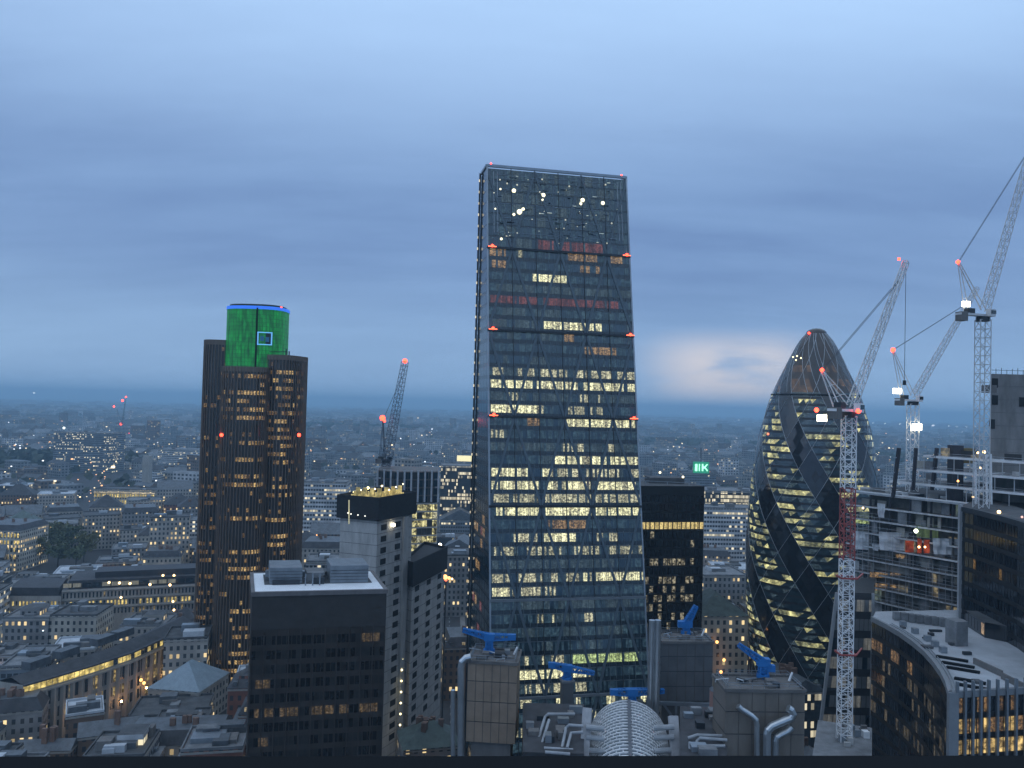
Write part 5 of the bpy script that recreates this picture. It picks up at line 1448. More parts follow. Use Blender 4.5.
for k, (t, zz) in enumerate(((.30, 9), (.52, 8), (.66, 9), (.80, 10), (.90, 12), (.97, 12))):
    i = min(5 - 1, int(t * 5)); a_, b_ = LR[i], LR[i + 1]; q = a_.lerp(b_, t * 5 - i); e_ = (b_ - a_).normalized()
    q = q + Vector((e_.y, -e_.x)) * 3.5
    lt = thing('street_lantern', ('street lantern below the left half of the glowing stone range', 'street lantern at the middle of the glowing stone range', 'street lantern nearest the pale hipped hall', 'street lantern behind the pale hipped hall', 'street lantern under the stone corner block, nearer the hall', 'street lantern under the stone corner block, nearer the brown tower')[k], 'street lamp', (q.x, q.y, 0), 'street lanterns along the glowing stone range')
    MB().tube([(q.x, q.y, 0), (q.x, q.y, zz)], .12, 6).build('post', DSTEEL, lt); lamp(lt, (q.x, q.y, zz + .4), .45, UP, 'lamp_head')
# stone office with two lit rows
def lit_rows():
    z1 = 27.
    yA = YAT(62, 590, z1); A, B = XY(62, yA, z1), XY(212, YAT(212, 583, z1), z1); e = (B - A).normalized(); n = Vector((-e.y, e.x))
    fp = [A, B, B + n * 34, A + n * 34]; c = centre(fp)
    root = thing('stone_block', 'wide stone office with dark mansard roof and warm lit rows, left of the green-topped tower', 'building', (c.x, c.y, 0))
    MB().prism(fp, 0, z1, 0, 1).build('wall', [STONE, ROOFD], root)
    k = 42
    row_windows(root, A, B, z1 + 1.0, z1 + 3.4, 16, litglass('pale_attic', (1, .9, .6), .16, (.25, .24, .2), lo=.5), fill=.85, prob=.6, out=-.6)
    row_windows(root, A, B, z1 - 5, z1 - 2, k, GOLDD, fill=.42, prob=.08)
    row_windows(root, A, B, z1 - 10, z1 - 7.2, k, GOLD, fill=.5, prob=.62)
    row_windows(root, A, B, z1 - 15, z1 - 12, k, GOLDD, fill=.45, prob=.25)
    for z in (z1 - 1, z1 - 6, z1 - 11): MB().beam((*(A - n * .4), z), (*(B - n * .4), z), 1.2, .6).build('cornice', STONE, root)
    q = [A + n * 2 + e * 3, B + n * 2, B + n * 32, A + n * 32 + e * 3]
    rf = MB().prism(q, z1, z1 + 4.6, 0, 0).build('roof', ROOFD, root)
    MB().prism([A + n * 8 + e * 16, B + n * 8, B + n * 24, A + n * 24 + e * 16], z1 + 4.6, z1 + 8.0, 0).build('plant_storey', pbr('dark_plant', (.035, .038, .045), .6), rf)
    for (px, py) in ((109, 582.5), (119.5, 583), (130, 583.5), (150, 584.5), (170, 585), (118, 573), (134, 573.5), (163, 575.5), (174, 575.5)):
        lamp(root, P(px, py, YAT(px, py, z1 + 5)), .75, WARML, 'roof_lamp')
    for (px, py) in ((121, 597.5), (173, 601.5), (174, 610)): lamp(root, P(px, py, A.y - 1.5), .7, WARML, 'wall_lamp')
    A2, B2 = XY(8, YAT(8, 596, 24), 24), XY(61, YAT(61, 596, 24), 24); f2 = [A2, B2, B2 + n * 30, A2 + n * 30]
    r2_ = thing('stone_block', 'lower stone range with two rows of lit windows, far left', 'building', (*centre(f2), 0))
    MB().prism(f2, 0, 24, 0, 1).build('wall', [STONE, ROOFD], r2_)
    row_windows(r2_, A2, B2, 24 - 5.5, 24 - 3, 15, GOLD, fill=.45, prob=.75); row_windows(r2_, A2, B2, 24 - 11.5, 24 - 8.5, 15, GOLD, fill=.45, prob=.8)
    MB().beam((*(A2 - n * .3), 17), (*(B2 - n * .3), 17), 1, .6).build('cornice', STONE, r2_)
    MB().prism([p.lerp(centre(f2), .08) for p in f2], 24, 28.5, 0).build('roof', ROOFD, r2_)
    hero(fp, z1); HEROES[-1] = (c, 42, z1); hero(f2, 24); HEROES[-1] = (centre(f2), 20, 24)
lit_rows()
def at_fp(px0, px1, py, z, dep, yaw=0.):
    A = XY(px0, YAT(px0, py, z), z); w_ = (XY(px1, A.y, z) - A).x / max(.4, math.cos(yaw)); e = Vector((math.cos(yaw), math.sin(yaw))); n = Vector((-e.y, e.x))
    return [A, A + e * w_, A + e * w_ + n * dep, A + n * dep]
def named(label, px0, px1, py, z, dep, wall, roof, yaw=0., lit=.1, n=3, hr=.75, **kw):
    fp = at_fp(px0, px1, py, z, dep, yaw); hero(fp, z); c, r_, t = HEROES[-1]; HEROES[-1] = (c, r_ * hr, t)
    if fp[0].y > 420: KEEP.append((min(px0, px1), max(px0, px1), py - 2, py + 9000 / fp[0].y, fp[0].y))
    return simple(label, fp, z, wall, roof, lit, n=n, **kw)
named('hall with a pale blue hipped roof, beside the foot of the green-topped tower', 148, 202, 688, 16, 26, 'pale stone', 'slate hip', R(-8), .1, 0)
o = [x for x in bpy.data.objects if x.get('label', '').startswith('hall with')][0]
for ch in o.children:
    if ch.name.startswith('roof'): ch.data.materials[0] = pbr('pale_blue_zinc', (.24, .31, .36), .6, 0, .15)
r_, f_ = named('brick block with a bright white roof terrace, bottom left', 66, 96, 717, 20, 17, 'brown brick', 'white flat', R(28), .06, 4)
named('slate-roofed brick range in front of the white roof terrace', 78, 132, 738, 17, 12, 'brown brick', 'lead gable', R(24), .05, 1)
named('stone block with small attic windows along the bottom edge, left of the dark slab', 118, 222, 748, 22, 18, 'pale stone', 'slate mansard', R(10), .10, 4)
named('low office with dark rounded roof beside the pale hipped hall', 128, 200, 718, 14, 22, 'pale stone', 'flat grey', R(12), .16, 3)
named('white block with two large dark openings, behind the glowing stone range', 50, 94, 616, 27, 24, 'cream stucco', 'flat grey', R(6), 0.02, 3)
named('pale-roofed block behind the glowing top storey', 50, 88, 652, 22, 22, 'grey concrete', 'white flat', R(18), .05, 4)
named('flat-roofed office with a pale roof, at the left end of the glowing range', 0, 34, 668, 24, 30, 'blue-grey panel', 'pale flat', R(12), .10, 5)
named('stone corner block with an arched upper window beside the green-topped tower', 164, 204, 640, 31, 20, 'pale stone', 'flat grey', R(14), .14, 4)
named('grey terrace with a long slate roof in the bottom left corner', -30, 30, 716, 20, 13, 'grey concrete', 'slate mansard', R(20), .12, 7)
named('dark slate range along the bottom edge, far left', 14, 66, 752, 15, 9, 'brown brick', 'lead gable', R(8), .10, 4)
# lit facade by the avenue, far left
r_, f_ = named('floodlit pale stone facade glowing yellow beside the far avenue', 94, 155, 489, 30, 30, 'cream stucco', 'flat grey', 0, .42, 2)
for z0_, pr_ in ((21, .95), (14, .8), (7, .9)): row_windows(r_, f_[0], f_[1], z0_, z0_ + 4, 24, GOLD, fill=.55, prob=pr_)
MB().beam((*f_[0], 26.5), (*f_[1], 26.5), 1.6, 1.2).build('lit_cornice', litglass('cornice_glow', (1, .8, .45), .7, (.3, .28, .24), lo=.3, scale=.2), r_)  # floodlight on the cornice is put into its material as a glow
r_, f_ = named('cream block with bright lit windows at the left edge, beside the trees', -22, 20, 530, 32, 40, 'cream stucco', 'slate mansard', 0, .40, 2)
for z0_, pr_ in ((27, .9), (21.5, .6), (16, .75), (10, .5)): row_windows(r_, f_[0], f_[1], z0_, z0_ + 3, 13, GOLD, fill=.5, prob=pr_)
named('pale church with a square tower, beside the far avenue', 140, 158, 470, 26, 25, 'white panel', 'slate hip', 0, .05, 0)
q = XY(147, 1165, 30); MB().box((q.x, q.y, 28), (5, 0, 0), (0, 5, 0), (0, 0, 28)).build('church_tower', STONE, [x for x in bpy.data.objects if x.get('label', '').startswith('pale church')][0])
named('big distant office slab with a grid of windows and a roof beacon', 54, 110, 432, 72, 60, 'blue-grey panel', 'pale flat', 0, .14, 4)
o = [x for x in bpy.data.objects if x.get('label', '').startswith('big distant')][0]
lamp(o, P(64, 428, 1680), 2.4, emit('roof_beacon', (.9, 1, .9), 3), 'roof_lamp')
named('distant pale slab block of flats standing alone, left of the brown tower', 183, 192, 427, 58, 30, 'white panel', 'flat grey', 0, .03, 0)
named('wide pale distant block left of the brown tower', 158, 198, 449, 38, 50, 'white panel', 'pale flat', 0, .10, 2)
# between the towers
named('white office with bright lit floors, between the brown tower and the concrete core', 302, 346, 482, 68, 30, 'white panel', 'pale flat', R(4), .2, 3)
named('stone Victorian block with dark roof, right of the brown tower', 300, 342, 548, 36, 30, 'pale stone', 'slate mansard', R(4), .08, 3)
named('white block with dark louvres, behind the white-edged roof', 306, 343, 562, 42, 24, 'white panel', 'pale flat', R(9), .02, 3)
r_, f_ = named('glass office with a lit sign box on its roof, just left of the wedge tower', 441, 486, 466, 76, 40, 'dark glass', 'pale flat', R(4), .34, 2)
q0, q1 = P(457, 461, 800), P(473, 456, 800); MB().box((q0 + q1) / 2, ((q1.x - q0.x) / 2, 0, 0), (0, 2, 0), (0, 0, abs(q1.z - q0.z) / 2)).build('roof_sign', emit('pale_yellow_sign', (1, .85, .45), .9), r_)
named('broad shed with a glazed ridged roof, between the cores and the wedge tower', 440, 480, 520, 24, 50, 'blue-grey panel', 'lead gable', R(6), .12, 0)
named('grey stepped office right of the lower concrete core', 444, 476, 556, 40, 30, 'grey concrete', 'flat grey', R(9), .14, 4)
# between black block and bullet tower
named('wide glass office with three lit floors, between black block and bullet tower', 700, 768, 491, 66, 40, 'dark glass', 'pale flat', R(3), .40, 4)
named('low pale office with lit strip, in front of the wide glass office', 703, 760, 508, 58, 26, 'white panel', 'pale flat', R(3), .30, 3)
r_, f_ = named('white stone block with tall bays and a green roof, beside the bullet tower', 699, 750, 616, 48, 30, 'cream stucco', 'green copper', R(6), .10, 2)
for (px, py) in ((717, 642, ), (724, 660), (721, 672)): lamp(r_, P(px, py, f_[0].y - 2), .7, ORANGEL, 'wall_lamp')
named('flat-roofed grey block in front of the black office block', 704, 750, 576, 40, 30, 'grey concrete', 'pale flat', R(6), .16, 5)
# building with a green illuminated sign
r_, f_ = named('distant block with a green illuminated rooftop sign, above the black office block', 684, 716, 474, 48, 40, 'blue-grey panel', 'flat grey', 0, .06, 2)
Yg = f_[0].y - 1
sg = MB(); p0, p1 = P(693, 473, Yg), P(709, 462, Yg)
sg.box((p0 + p1) / 2, ((p1.x - p0.x) / 2, 0, 0), (0, .8, 0), (0, 0, (p1.z - p0.z) / 2))
sgn = sg.build('roof_sign', emit('green_sign', (.03, .45, .22), .35), r_)
GS = emit('pale_green_letter', (.45, 1, .65), 1.5)
for (x0, x1, y0, y1) in ((695, 697.5, 464, 471), (698.8, 700, 464, 471), (701.8, 703.4, 464, 471), (703.4, 705, 466.5, 468.5)):
    a_, b_ = P(x0, y1, Yg - 1.2), P(x1, y0, Yg - 1.2); MB().box((a_ + b_) / 2, ((b_.x - a_.x) / 2, 0, 0), (0, .3, 0), (0, 0, (b_.z - a_.z) / 2)).build('sign_stroke', GS, sgn)
for (x0, y0, x1, y1) in ((704, 468, 707.5, 464.3), (704.6, 467, 707.5, 471)):
    MB().beam(P(x0, y0, Yg - 1.2), P(x1, y1, Yg - 1.2), 1.6, .6, 0, (0, 1, 0)).build('sign_stroke', GS, sgn)
MB().beam(P(701, 462, Yg), P(701, 448, Yg), 1.2).build('mast', DSTEEL, r_)

# ================================================================== LOW CITY: the streets of smaller blocks
LM = [(95, 668, 345, 'the glowing yellow range'), (130, 592, 470, 'the warm-lit stone office'), (172, 675, 340, 'the pale hipped hall'), (85, 712, 300, 'the white roof terrace'),
      (55, 545, 800, 'the clump of trees'), (122, 495, 1050, 'the floodlit yellow facade'), (250, 520, 398, 'the brown green-topped tower'), (318, 640, 240, 'the dark slab'), (376, 560, 310, 'the tall concrete core'),
      (425, 620, 335, 'the lower concrete core'), (405, 500, 430, 'the half-finished tower'), (322, 492, 640, 'the white lit office'), (460, 480, 780, 'the lit roof sign'), (480, 600, 260, 'the glass wedge tower'),
      (672, 560, 365, 'the black office block'), (724, 625, 350, 'the green-roofed white block'), (735, 495, 640, 'the wide lit glass office'), (770, 560, 370, 'the bullet tower'), (910, 540, 265, 'the unfinished building frame'), (1000, 470, 270, 'the right-edge concrete core')]
def relation(px, py, Y):
    l = min(LM, key=lambda m: (m[0] - px) ** 2 + 2.2 * (m[1] - py) ** 2)
    opts = []
    dx, dY = px - l[0], Y / l[2]
    if dY > 1.12: opts.append('behind')
    if dY < .9: opts.append('in front of')
    opts.append('left of' if dx < 0 else 'right of')
    if abs(dx) < 60 and not opts[0] in ('behind', 'in front of'): opts.append('beside')
    return [f'{o} {l[3]}' for o in opts]
def visible(x, y, z):
    c = Vector((x, y)); L = c.length; u = c / L
    for (h, r, t) in HEROES:
        s = h.dot(u)
        if not 0 < s < L - r * .5: continue
        d = (h - u * s).length
        if d < r * .8 and 140 + (z - 140) * s / L < t: return False
    return True
rr = random.Random(21)
WALLS = ['pale stone', 'cream stucco', 'brown brick', 'red brick', 'grey concrete', 'blue-grey panel', 'dark glass', 'white panel']
WW = [5, 3, 4, 1.5, 5, 3, 2, 2]
ROOFS = ['flat grey', 'pale flat', 'slate hip', 'slate mansard', 'lead gable', 'green copper', 'white flat']
RW = [7, 5, 3, 3, 3, .8, 1.2]
used = set(); placed = 0; FILL = []
def clear(c, r):
    return all((c - h).length > r * .75 + hr_ * .95 for (h, hr_, t) in HEROES)
cells = []
Yg_ = 245.
while Yg_ < 1040:
    step = 22 + (Yg_ - 245) * .026
    xm = Yg_ * .70 + 30
    x = -xm
    while x < xm:
        cells.append((x + rr.uniform(-3, 3), Yg_ + rr.uniform(-4, 4), step)); x += step + rr.uniform(0, 6)
    Yg_ += step + rr.uniform(0, 5)
for (x, y, s) in cells:
    yaw = R(9) + .35 * math.sin(x * .006 + 1.0) * math.cos(y * .004) + rr.uniform(-.06, .06)
    w_, d_ = s * rr.uniform(.72, .92), s * rr.uniform(.7, .95)
    c = Vector((x, y)); h = rr.choice((14, 17, 18, 20, 21, 22, 24, 25, 27, 30)) + rr.uniform(-1, 1)
    if y > 600 and rr.random() < .12: h += rr.uniform(8, 22)
    px, py, _ = proj((x, y, h))
    if not -60 < px < 1085 or py > 800: continue
    if not clear(c, max(w_, d_) / 2): continue
    if ((c - Vector((XY(55, 700, 0).x, 700))).length < 60 or (560 < y < 720 and -10 < px < 105)): continue
    hw = w_ * .55 / y * F
    if any(y < K_[4] - 5 and px + hw > K_[0] and px - hw < K_[1] and py < K_[3] for K_ in KEEP): continue
    sidev = Vector((math.cos(yaw), math.sin(yaw))) * w_ * .5
    if not any(visible(x + sidev.x * k, y + sidev.y * k, h + 4) for k in (-1, 0, 1)): continue
    rel = relation(px, py, y)
    for _t in range(200):
        wl_, rf_, lt_ = rr.choices(WALLS, WW)[0], rr.choices(ROOFS, RW)[0], rr.choice((.02, .08, .14, .24))
        if wl_ in ('dark glass', 'white panel', 'blue-grey panel') and rf_ in ('slate hip', 'slate mansard'): rf_ = 'pale flat'
        lw = 'unlit ' if lt_ < .03 else ('well-lit ' if lt_ > .15 else '')
        lab = f'{lw}{wl_} block with {rf_} roof, {rr.choice(rel)}'
        if lab not in used: break
    else: continue
    used.add(lab); placed += 1
    fp = rect(c, w_, d_, yaw)
    near = y < 620
    if rr.random() < .35 and near:               # a court or a lower rear wing gives an L plan
        pass
    root, fp = simple(lab, fp, h, wl_, rf_, lt_, n=(rr.randrange(5, 11) if near else rr.randrange(1, 5)), rr=rr, cornice=near)
    if near:
        e_ = (Vector(fp[1]) - Vector(fp[0])).normalized(); n_ = Vector((-e_.y, e_.x))
        if rr.random() < .6:                      # lower wing against one side
            sg_ = rr.choice((-1, 1)); cw = c + e_ * sg_ * w_ * .42 + n_ * rr.uniform(-.2, .2) * d_; hw_ = h - rr.uniform(3, 7); wp = rect(cw, w_ * .45, d_ * rr.uniform(.6, 1.12), yaw)
            wg_ = MB().prism(wp, 0, hw_, 0, 1, off=rr.randrange(99) * 2.9).build('wing', [wallmat(rr.choice((wl_, 'pale stone', 'brown brick', 'grey concrete')), .14), rr.choice((ROOFG, ROOFP, ROOFL))], root)
            for _q in range(3):
                q = wp[0].lerp(wp[2], rr.uniform(.2, .8)); MB().box((q.x, q.y, hw_ + .6), (rr.uniform(.6, 2), 0, 0), (0, rr.uniform(.6, 1.5), 0), (0, 0, rr.uniform(.4, 1.1))).build('plant_box', rr.choice((ROOFP, ROOFL, STEEL, ROOFG)), wg_)
        if rf_ in ('slate mansard', 'slate hip', 'lead gable'):
            for q in (0, 1, 2, 3):
                a_, b_ = Vector(fp[q]), Vector(fp[(q + 1) % 4]); m_ = (b_ - a_); nn = Vector((m_.y, -m_.x)).normalized()
                if nn.dot(-c) < 0: continue
                for k in range(4):
                    p = a_.lerp(b_, (k + .5) / 4) - nn * 1.3; e2_ = m_.normalized()
                    MB().box((p.x, p.y, h + 1.2), (*(e2_ * .75), 0), (*(nn * .9), 0), (0, 0, 1.0)).build('dormer', litglass('dormer_lit', (1, .78, .42), .5, (.1, .1, .1), lo=.3) if rr.random() < .22 else ROOFL, root)
        elif rr.random() < .5:                    # skylight strip
            q = Vector(fp[0]).lerp(Vector(fp[2]), rr.uniform(.35, .65))
            MB().box((q.x, q.y, h + .5), (*(e_ * w_ * .28), 0), (*(n_ * .8), 0), (0, 0, .45)).build('skylight', rr.choice((GLASS, ROOFW, litglass('lit_skylight', (1, .9, .65), .35, (.1, .1, .1), lo=.4))), root)
    if near and rr.random() < .35:
        q = Vector(fp[0]).lerp(Vector(fp[2]), rr.uniform(.3, .7)); w2 = rect(q, w_ * .45, d_ * .45, yaw)
        MB().prism(w2, h, h + 3.6, 0, 1, off=rr.randrange(99) * 2.9).build('attic_storey', [wallmat(wl_, .2), RMAT['flat grey']], root)
    if near and rr.random() < .5:
        q = Vector(fp[0]).lerp(Vector(fp[1]), rr.uniform(.2, .8)); dq = -Vector((q.x, q.y)).normalized() * 2.6; q = q + dq
        sl_ = thing('street_lamp', 'small warm street lamp in a gap between the low city blocks', 'street lamp', (q.x, q.y, 0), 'street lamps between the low blocks')
        MB().tube([(q.x, q.y, 0), (q.x, q.y, 10)], .1, 6).build('post', DSTEEL, sl_); lamp(sl_, (q.x, q.y, 10.3), .38, UP, 'lamp_head')
    if rr.random() < .55:
        q = Vector(fp[0]).lerp(Vector(fp[1]), rr.random()); MB().ball((q.x, q.y - .6, rr.uniform(5, h + 3)), rr.uniform(.5, 1.) * (.22 + y * .0005)).build('wall_lamp', rr.choice((WARML, WARML, ORANGEL, emit('cool_lamp', (.8, .92, 1), 4))), root, True)
print('blocks placed', placed)

av = MB(); a0, a1 = XY(93, YAT(93, 500, 0), 0), XY(115, 2400, 0)
av.face([(a0.x - 13, a0.y, .006), (a0.x + 13, a0.y, .006), (a1.x + 13, a1.y, .006), (a1.x - 13, a1.y, .006)]); structure(av.build('road', pbr('road_asphalt', (.045, .047, .05), .85, 0, .2, .2)))
# ---- trees in the square
LEAF = pbr('autumn_leaf', (.085, .105, .05), .8, 0, .5, .5); LEAF2 = pbr('autumn_leaf_yellow', (.12, .12, .05), .8, 0, .4, .5)
BARK = pbr('bark', (.05, .04, .03), .9)
tr_r = random.Random(5)
def make_tree(label, x, y, h, r, mat):
    root = thing('tree', label, 'tree', (x, y, 0), 'trees in the square')
    tk = MB(); tk.tube([(x, y, 0), (x + .2, y, h * .25), (x + .1, y + .2, h * .5)], .5, 7)
    for k in range(5):
        a_ = k * 1.26; tk.tube([(x, y, h * (.28 + .04 * k)), (x + r * .55 * math.cos(a_), y + r * .55 * math.sin(a_), h * (.55 + .05 * k))], .2, 5)
    tk.build('trunk', BARK, root)
    mb = MB(); cl = [(tr_r.uniform(-.7, .7), tr_r.uniform(-.7, .7), tr_r.uniform(-.6, .75), tr_r.uniform(.25, .5)) for _ in range(16)]
    for (a_, b_, c_, q) in cl:
        for _ in range(42):
            d = Vector((tr_r.gauss(0, 1), tr_r.gauss(0, 1), tr_r.gauss(0, 1))).normalized() * q * tr_r.uniform(.5, 1.05)
            p = Vector((x + (a_ + d.x) * r, y + (b_ + d.y) * r, h * .64 + (c_ + d.z) * h * .34))
            s = tr_r.uniform(.45, 1.0); u = Vector((tr_r.gauss(0, 1), tr_r.gauss(0, 1), tr_r.gauss(0, 1))).normalized() * s; v = u.orthogonal().normalized() * s
            mb.face([p - u - v * .6, p + u - v, p + u * .7 + v, p - u + v], 0)
    mb.build('crown', mat, root); return root
TL_ = ['broad dark tree at the left end of the clump in the square', 'tallest tree in the middle of the clump in the square', 'yellowing tree at the right end of the clump', 'small front tree of the clump in the square', 'rear tree of the clump beside the cream lit block', 'front left tree of the clump, touching the lit block', 'narrow yellowing tree between the two broad dark trees', 'low round tree at the front right of the clump', 'pale tree standing behind the tallest tree', 'dark tree at the rear right of the clump']
TP = [(24, 812), (48, 800), (84, 792), (58, 768), (32, 842), (18, 780), (40, 775), (76, 762), (60, 838), (72, 826)]
for i, ((px, y), lab) in enumerate(zip(TP, TL_)):
    y -= 100; x = XY(px, y, 10).x; make_tree(lab, x, y, (24, 30, 25, 20, 26, 22, 24, 19, 27, 25)[i], (11, 12, 9, 8, 10, 8, 7, 8, 9, 10)[i], LEAF2 if i in (2, 6, 8) else LEAF)

# ---- everything beyond: far city, far woods and far lights, each one mass nobody could count
fr = random.Random(99)
FM = [facade('far_stone', (.30, .29, .27), .10, 5, 5, ls=.6), facade('far_grey', (.22, .23, .24), .07, 6, 5, ls=.6), facade('far_brick', (.17, .125, .10), .08, 5, 5, ls=.6), facade('far_pale', (.50, .51, .52), .09, 6, 5, (1, .9, .65), ls=.7), ROOFG, ROOFP, ROOFD, ROOFL]
fc = MB()
def farbox(x, y, w_, d_, h, yaw):
    fp = rect((x, y), w_, d_, yaw); o = fr.randrange(400) * 30.
    m = fr.choices((0, 1, 2, 3), (4, 4, 3, 1.6))[0]; rm = fr.choices((4, 5, 6, 7), (4, 3, 4, 2))[0]
    if fr.random() < .4 and h < 22:
        q = [Vector(p) for p in fp]; fc.prism(q, 0, h, m, rm, o, False); m0, m1 = (q[0] + q[3]) / 2, (q[1] + q[2]) / 2; hh = d_ * .28
        q = inset(q, -.4); T = lambda p: (*p, h + .05); U = lambda p: (*p, h + hh)
        fc.face([T(q[0]), T(q[1]), U(m1), U(m0)], rm); fc.face([T(q[2]), T(q[3]), U(m0), U(m1)], rm); fc.face([T(q[1]), T(q[2]), U(m1)], m); fc.face([T(q[3]), T(q[0]), U(m0)], m)
    else:
        fc.prism(fp, 0, h, m, rm, o, False)
        if fr.random() < .5:
            q = rect((x + fr.uniform(-.2, .2) * w_, y), w_ * .35, d_ * .35, yaw); fc.prism(q, h, h + 3.5, 5, 5, 0, False)
y = 1050.
parks = [(XY(40, 1650, 0), 150), (XY(700, 3300, 0), 260), (XY(920, 2600, 0), 220), (XY(330, 4200, 0), 330)]
while y < 13000:
    st_ = 44 + (y - 1050) * .014
    xm = y * .72 + 60; x = -xm
    while x < xm:
        x += st_ * fr.uniform(.9, 1.6)
        if any((Vector((x, y)) - p).length < r for p, r in parks): continue
        if fr.random() < .12: continue
        h = fr.uniform(9, 22) if fr.random() < .86 else fr.uniform(22, 46)
        if fr.random() < .012 and y < 6000: h = fr.uniform(45, 75)
        qx, qy, _ = proj((x, y, h)); hw = st_ * .6 / y * F
        if any(y < K_[4] - 5 and qx + hw > K_[0] and qx - hw < K_[1] and qy < K_[3] for K_ in KEEP): continue
        w_ = st_ * fr.uniform(.45, .9) if h < 45 else min(st_, 30)
        farbox(x + fr.uniform(-6, 6), y + fr.uniform(-.2, .2) * st_, w_, st_ * fr.uniform(.35, .7) if h < 45 else 22, h, .5 * math.sin(x * .002) + fr.uniform(-.3, .3))
    y += st_ * fr.uniform(.95, 1.25)
stuff(fc.build('distant_rooftops', FM), 'countless small hazy rooftops stretching to the horizon', 'rooftops')
wd = MB()
for (p, r) in parks:
    for _ in range(int(r * 5)):
        a_, q = fr.uniform(0, 6.28), r * math.sqrt(fr.random()); c = Vector((p.x + q * math.cos(a_) * 1.5, p.y + q * math.sin(a_), fr.uniform(6, 17)))
        for _k in range(3):
            s = fr.uniform(2.5, 5) * (1 + p.y / 4000); u = Vector((fr.gauss(0, 1), fr.gauss(0, 1), fr.gauss(0, 1))).normalized() * s; v = u.orthogonal().normalized() * s
            o_ = Vector((fr.uniform(-4, 4), fr.uniform(-4, 4), fr.uniform(-4, 4))); wd.face([c + o_ - u - v * .7, c + o_ + u - v, c + o_ + u * .6 + v, c + o_ - u * .8 + v])
for _ in range(2600):
    y = 1100 * (10 ** fr.random()) ; x = fr.uniform(-.7, .7) * y; s0 = 4 + y * .0012
    c = Vector((x, y, fr.uniform(5, 12)))
    for _k in range(2):
        u = Vector((fr.gauss(0, 1), fr.gauss(0, .6), fr.gauss(0, .7))).normalized() * s0; v = u.orthogonal().normalized() * s0; wd.face([c - u - v * .7, c + u - v, c + u * .6 + v, c - u * .8 + v])
stuff(wd.build('distant_woods', pbr('far_leaf', (.045, .055, .032), .85, 0, .4, .05)), 'dark park trees scattered among the distant rooftops', 'woods')
lg = MB(); LGM = [emit('far_white_light', (.95, .97, 1), 2.6), emit('far_warm_light', (1, .78, .45), 2.4), emit('far_orange_light', (1, .5, .2), 2.0), emit('far_green_light', (.4, 1, .7), 1.6)]
def fl(x, y, z, k=1., m=None):
    r_ = (.33 + fr.random() * .40) * k * y / F
    lg.box((x, y, z), (r_, 0, 0), (0, r_, 0), (0, 0, r_ * .8), m if m is not None else fr.choices((0, 1, 2), (4, 5, 3))[0])
for _ in range(640):
    y = 900 * (5 ** (fr.random() ** 1.7)); x = fr.uniform(-.68, .68) * y; fl(x, y, fr.uniform(12, 28), fr.uniform(.35, .85), fr.choices((0, 1, 2), (2, 6, 3))[0])
for _ in range(26):                                # short strings of street lamps
    y = 1300 * (4.5 ** fr.random()); x = fr.uniform(-.65, .65) * y; a_ = fr.uniform(-1.3, 1.3); n_ = fr.randrange(4, 10)
    for k in range(n_): fl(x + k * 42 * math.sin(a_), y + k * 60 * abs(math.cos(a_)), 20, fr.uniform(.5, .8), 1 if a_ > 0 else 2)
for (px, py, z, k, m) in ((34, 393, 60, 1.3, 0), (14, 449, 24, .9, 0), (20, 448, 24, 1, 0), (20, 445.5, 24, .8, 0), (10, 485, 20, 1.1, 0), (16, 485, 20, .9, 0), (113, 467, 22, 3.0, 1), (115.5, 461.5, 20, 1.4, 1), (72, 459, 26, 1.6, 2), (29, 497, 22, 1.5, 1), (51, 497, 22, 1.4, 1), (54, 497, 22, 1.4, 1), (143, 487, 26, 1.6, 1), (80, 497, 20, 1.2, 1), (174, 495, 20, 1.2, 2), (55, 481, 24, 1.5, 1),
                          (418, 418, 30, 1.1, 1), (424, 424, 30, 1.3, 0), (432, 429, 30, 1.4, 0), (443, 433, 28, 1.0, 2), (392, 445, 26, 1.3, 1), (414, 445, 24, 1, 0),
                          (668, 447, 28, .8, 0), (673.5, 446.5, 28, 1.0, 1), (679.5, 447, 28, 1.0, 1), (739, 420, 40, 1.0, 0), (668, 449.5, 26, .7, 0),
                          (873, 423, 40, 1.0, 0), (885, 423.5, 40, 1.1, 0), (900, 424, 40, 1.2, 0), (933, 425.5, 40, 1.3, 0), (949, 426, 40, 1.3, 0), (957, 427, 40, 1.1, 0), (966, 427, 40, 1.3, 0), (975, 427, 40, 1.1, 0), (889, 448, 25, 1.0, 1), (962, 432, 30, .8, 0), (968, 433, 30, .8, 0), (978, 430, 30, .8, 0)):
    y = min(9000, YAT(px, py, z) if YAT(px, py, z) > 0 else 9000); fl(P(px, py, y).x, y, P(px, py, y).z, k * .9, m)
for i in range(26):                                # lamps and tail lights up the long avenue
    t = i / 25; a_ = a0.lerp(a1, t * .62); fl(a_.x + fr.uniform(-9, 9), a_.y, 9, fr.uniform(.5, 1.1), fr.choice((1, 2, 2, 1)))
for i in range(12): fl(XY(97 + i * 4.2, 1010, 24).x, 1008, 12 + (i % 2) * 1.5, .9, 1)
lgo = lg.build('distant_lights', LGM); stuff(lgo, 'countless tiny street and window lights twinkling across the far city', 'city lights')

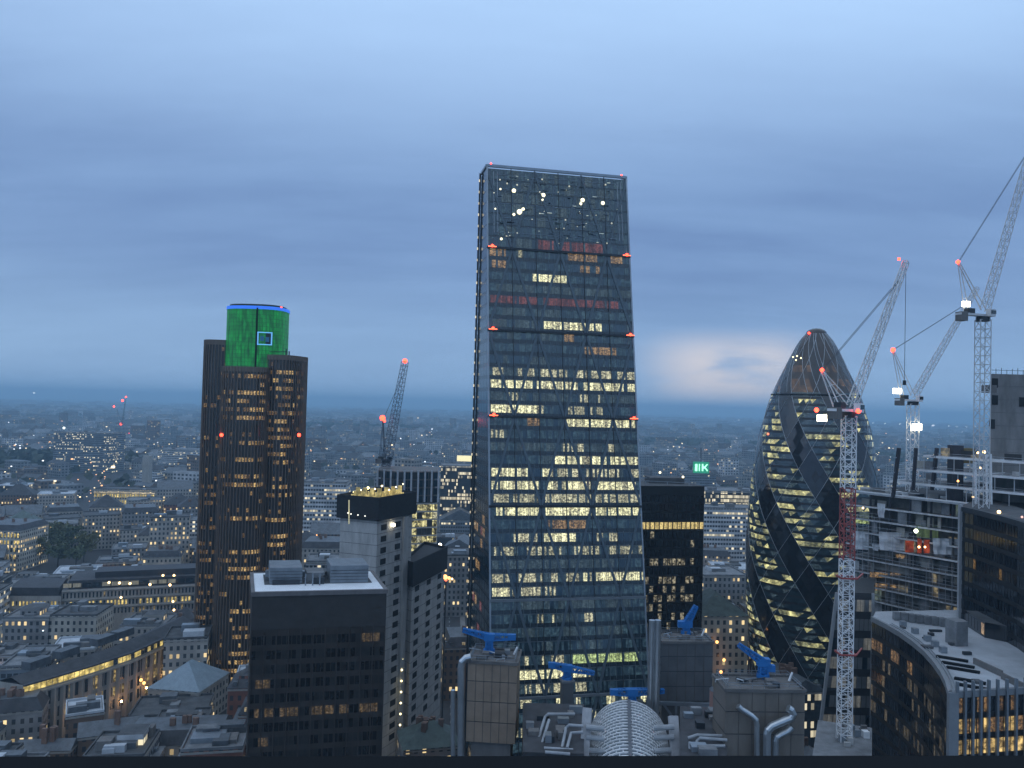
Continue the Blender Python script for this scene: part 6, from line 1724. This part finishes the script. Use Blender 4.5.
# ---- street between the cores and the wedge tower, with traffic glow
rd = MB(); a_, b_ = XY(452, 250, 0), XY(449, 620, 0); nr = Vector((7, 0))
rd.face([(*(a_ - nr), .004), (*(a_ + nr), .004), (*(b_ + nr), .004), (*(b_ - nr), .004)]); structure(rd.build('road', pbr('road_asphalt', (.045, .047, .05), .85, 0, .2, .2)))
for s_ in (-1, 1):
    k = MB(); o_ = Vector((8.6 * s_, 0)); w_ = Vector((1.6, 0))
    k.prism(ccw([a_ + o_ - w_, a_ + o_ + w_, b_ + o_ + w_, b_ + o_ - w_]), .0, .12, 0); structure(k.build('pavement', pbr('paving', (.22, .21, .20), .85)))
ln = MB()
for i in range(40):
    c_ = a_.lerp(b_, (i + .5) / 40); ln.face([(c_.x - .08, c_.y - 1.5, .009), (c_.x + .08, c_.y - 1.5, .009), (c_.x + .08, c_.y + 1.5, .009), (c_.x - .08, c_.y + 1.5, .009)])
structure(ln.build('road_marking', pbr('road_paint', (.7, .7, .68), .7)))
sg = XY(446, 345, 60)
SB = [('red brake glow cluster beside the lower concrete core', (441, 445, 450, 446), (578, 577, 576, 580))]
pole = thing('brake_glow_lights', 'cluster of orange red lights for traffic brake glow, right of the lower core', 'lamp mast', (P(446, 577, 366).x, 366, 0))
tp = P(446, 577, 366); MB().tube([(tp.x, 366, 0), (tp.x, 366, tp.z)], .3, 8).build('mast', DSTEEL, pole); MB().beam(P(440, 578, 366), P(452, 577, 366), .35).build('arm', DSTEEL, pole)
for (px, py, r, m) in ((441, 578, .9, REDG), (445, 577, 1.1, ORANGEL), (449, 578, .7, ORANGEL), (452, 579, .5, WARML), (446, 580, .6, REDG)): lamp(pole, P(px, py, 365.5), r, m, 'lamp_head')  # orange-red balls stand for the brake glow of street traffic
pole2 = thing('flood_mast', 'tall lamp mast with one white floodlight above the lower concrete core', 'lamp mast', (P(440, 545, 368).x, 368, 0))
tp = P(440, 545, 368); MB().tube([(tp.x, 368, 0), (tp.x, 368, tp.z)], .3, 8).build('mast', DSTEEL, pole2); lamp(pole2, tp, .85, WHITEL, 'lamp_head')
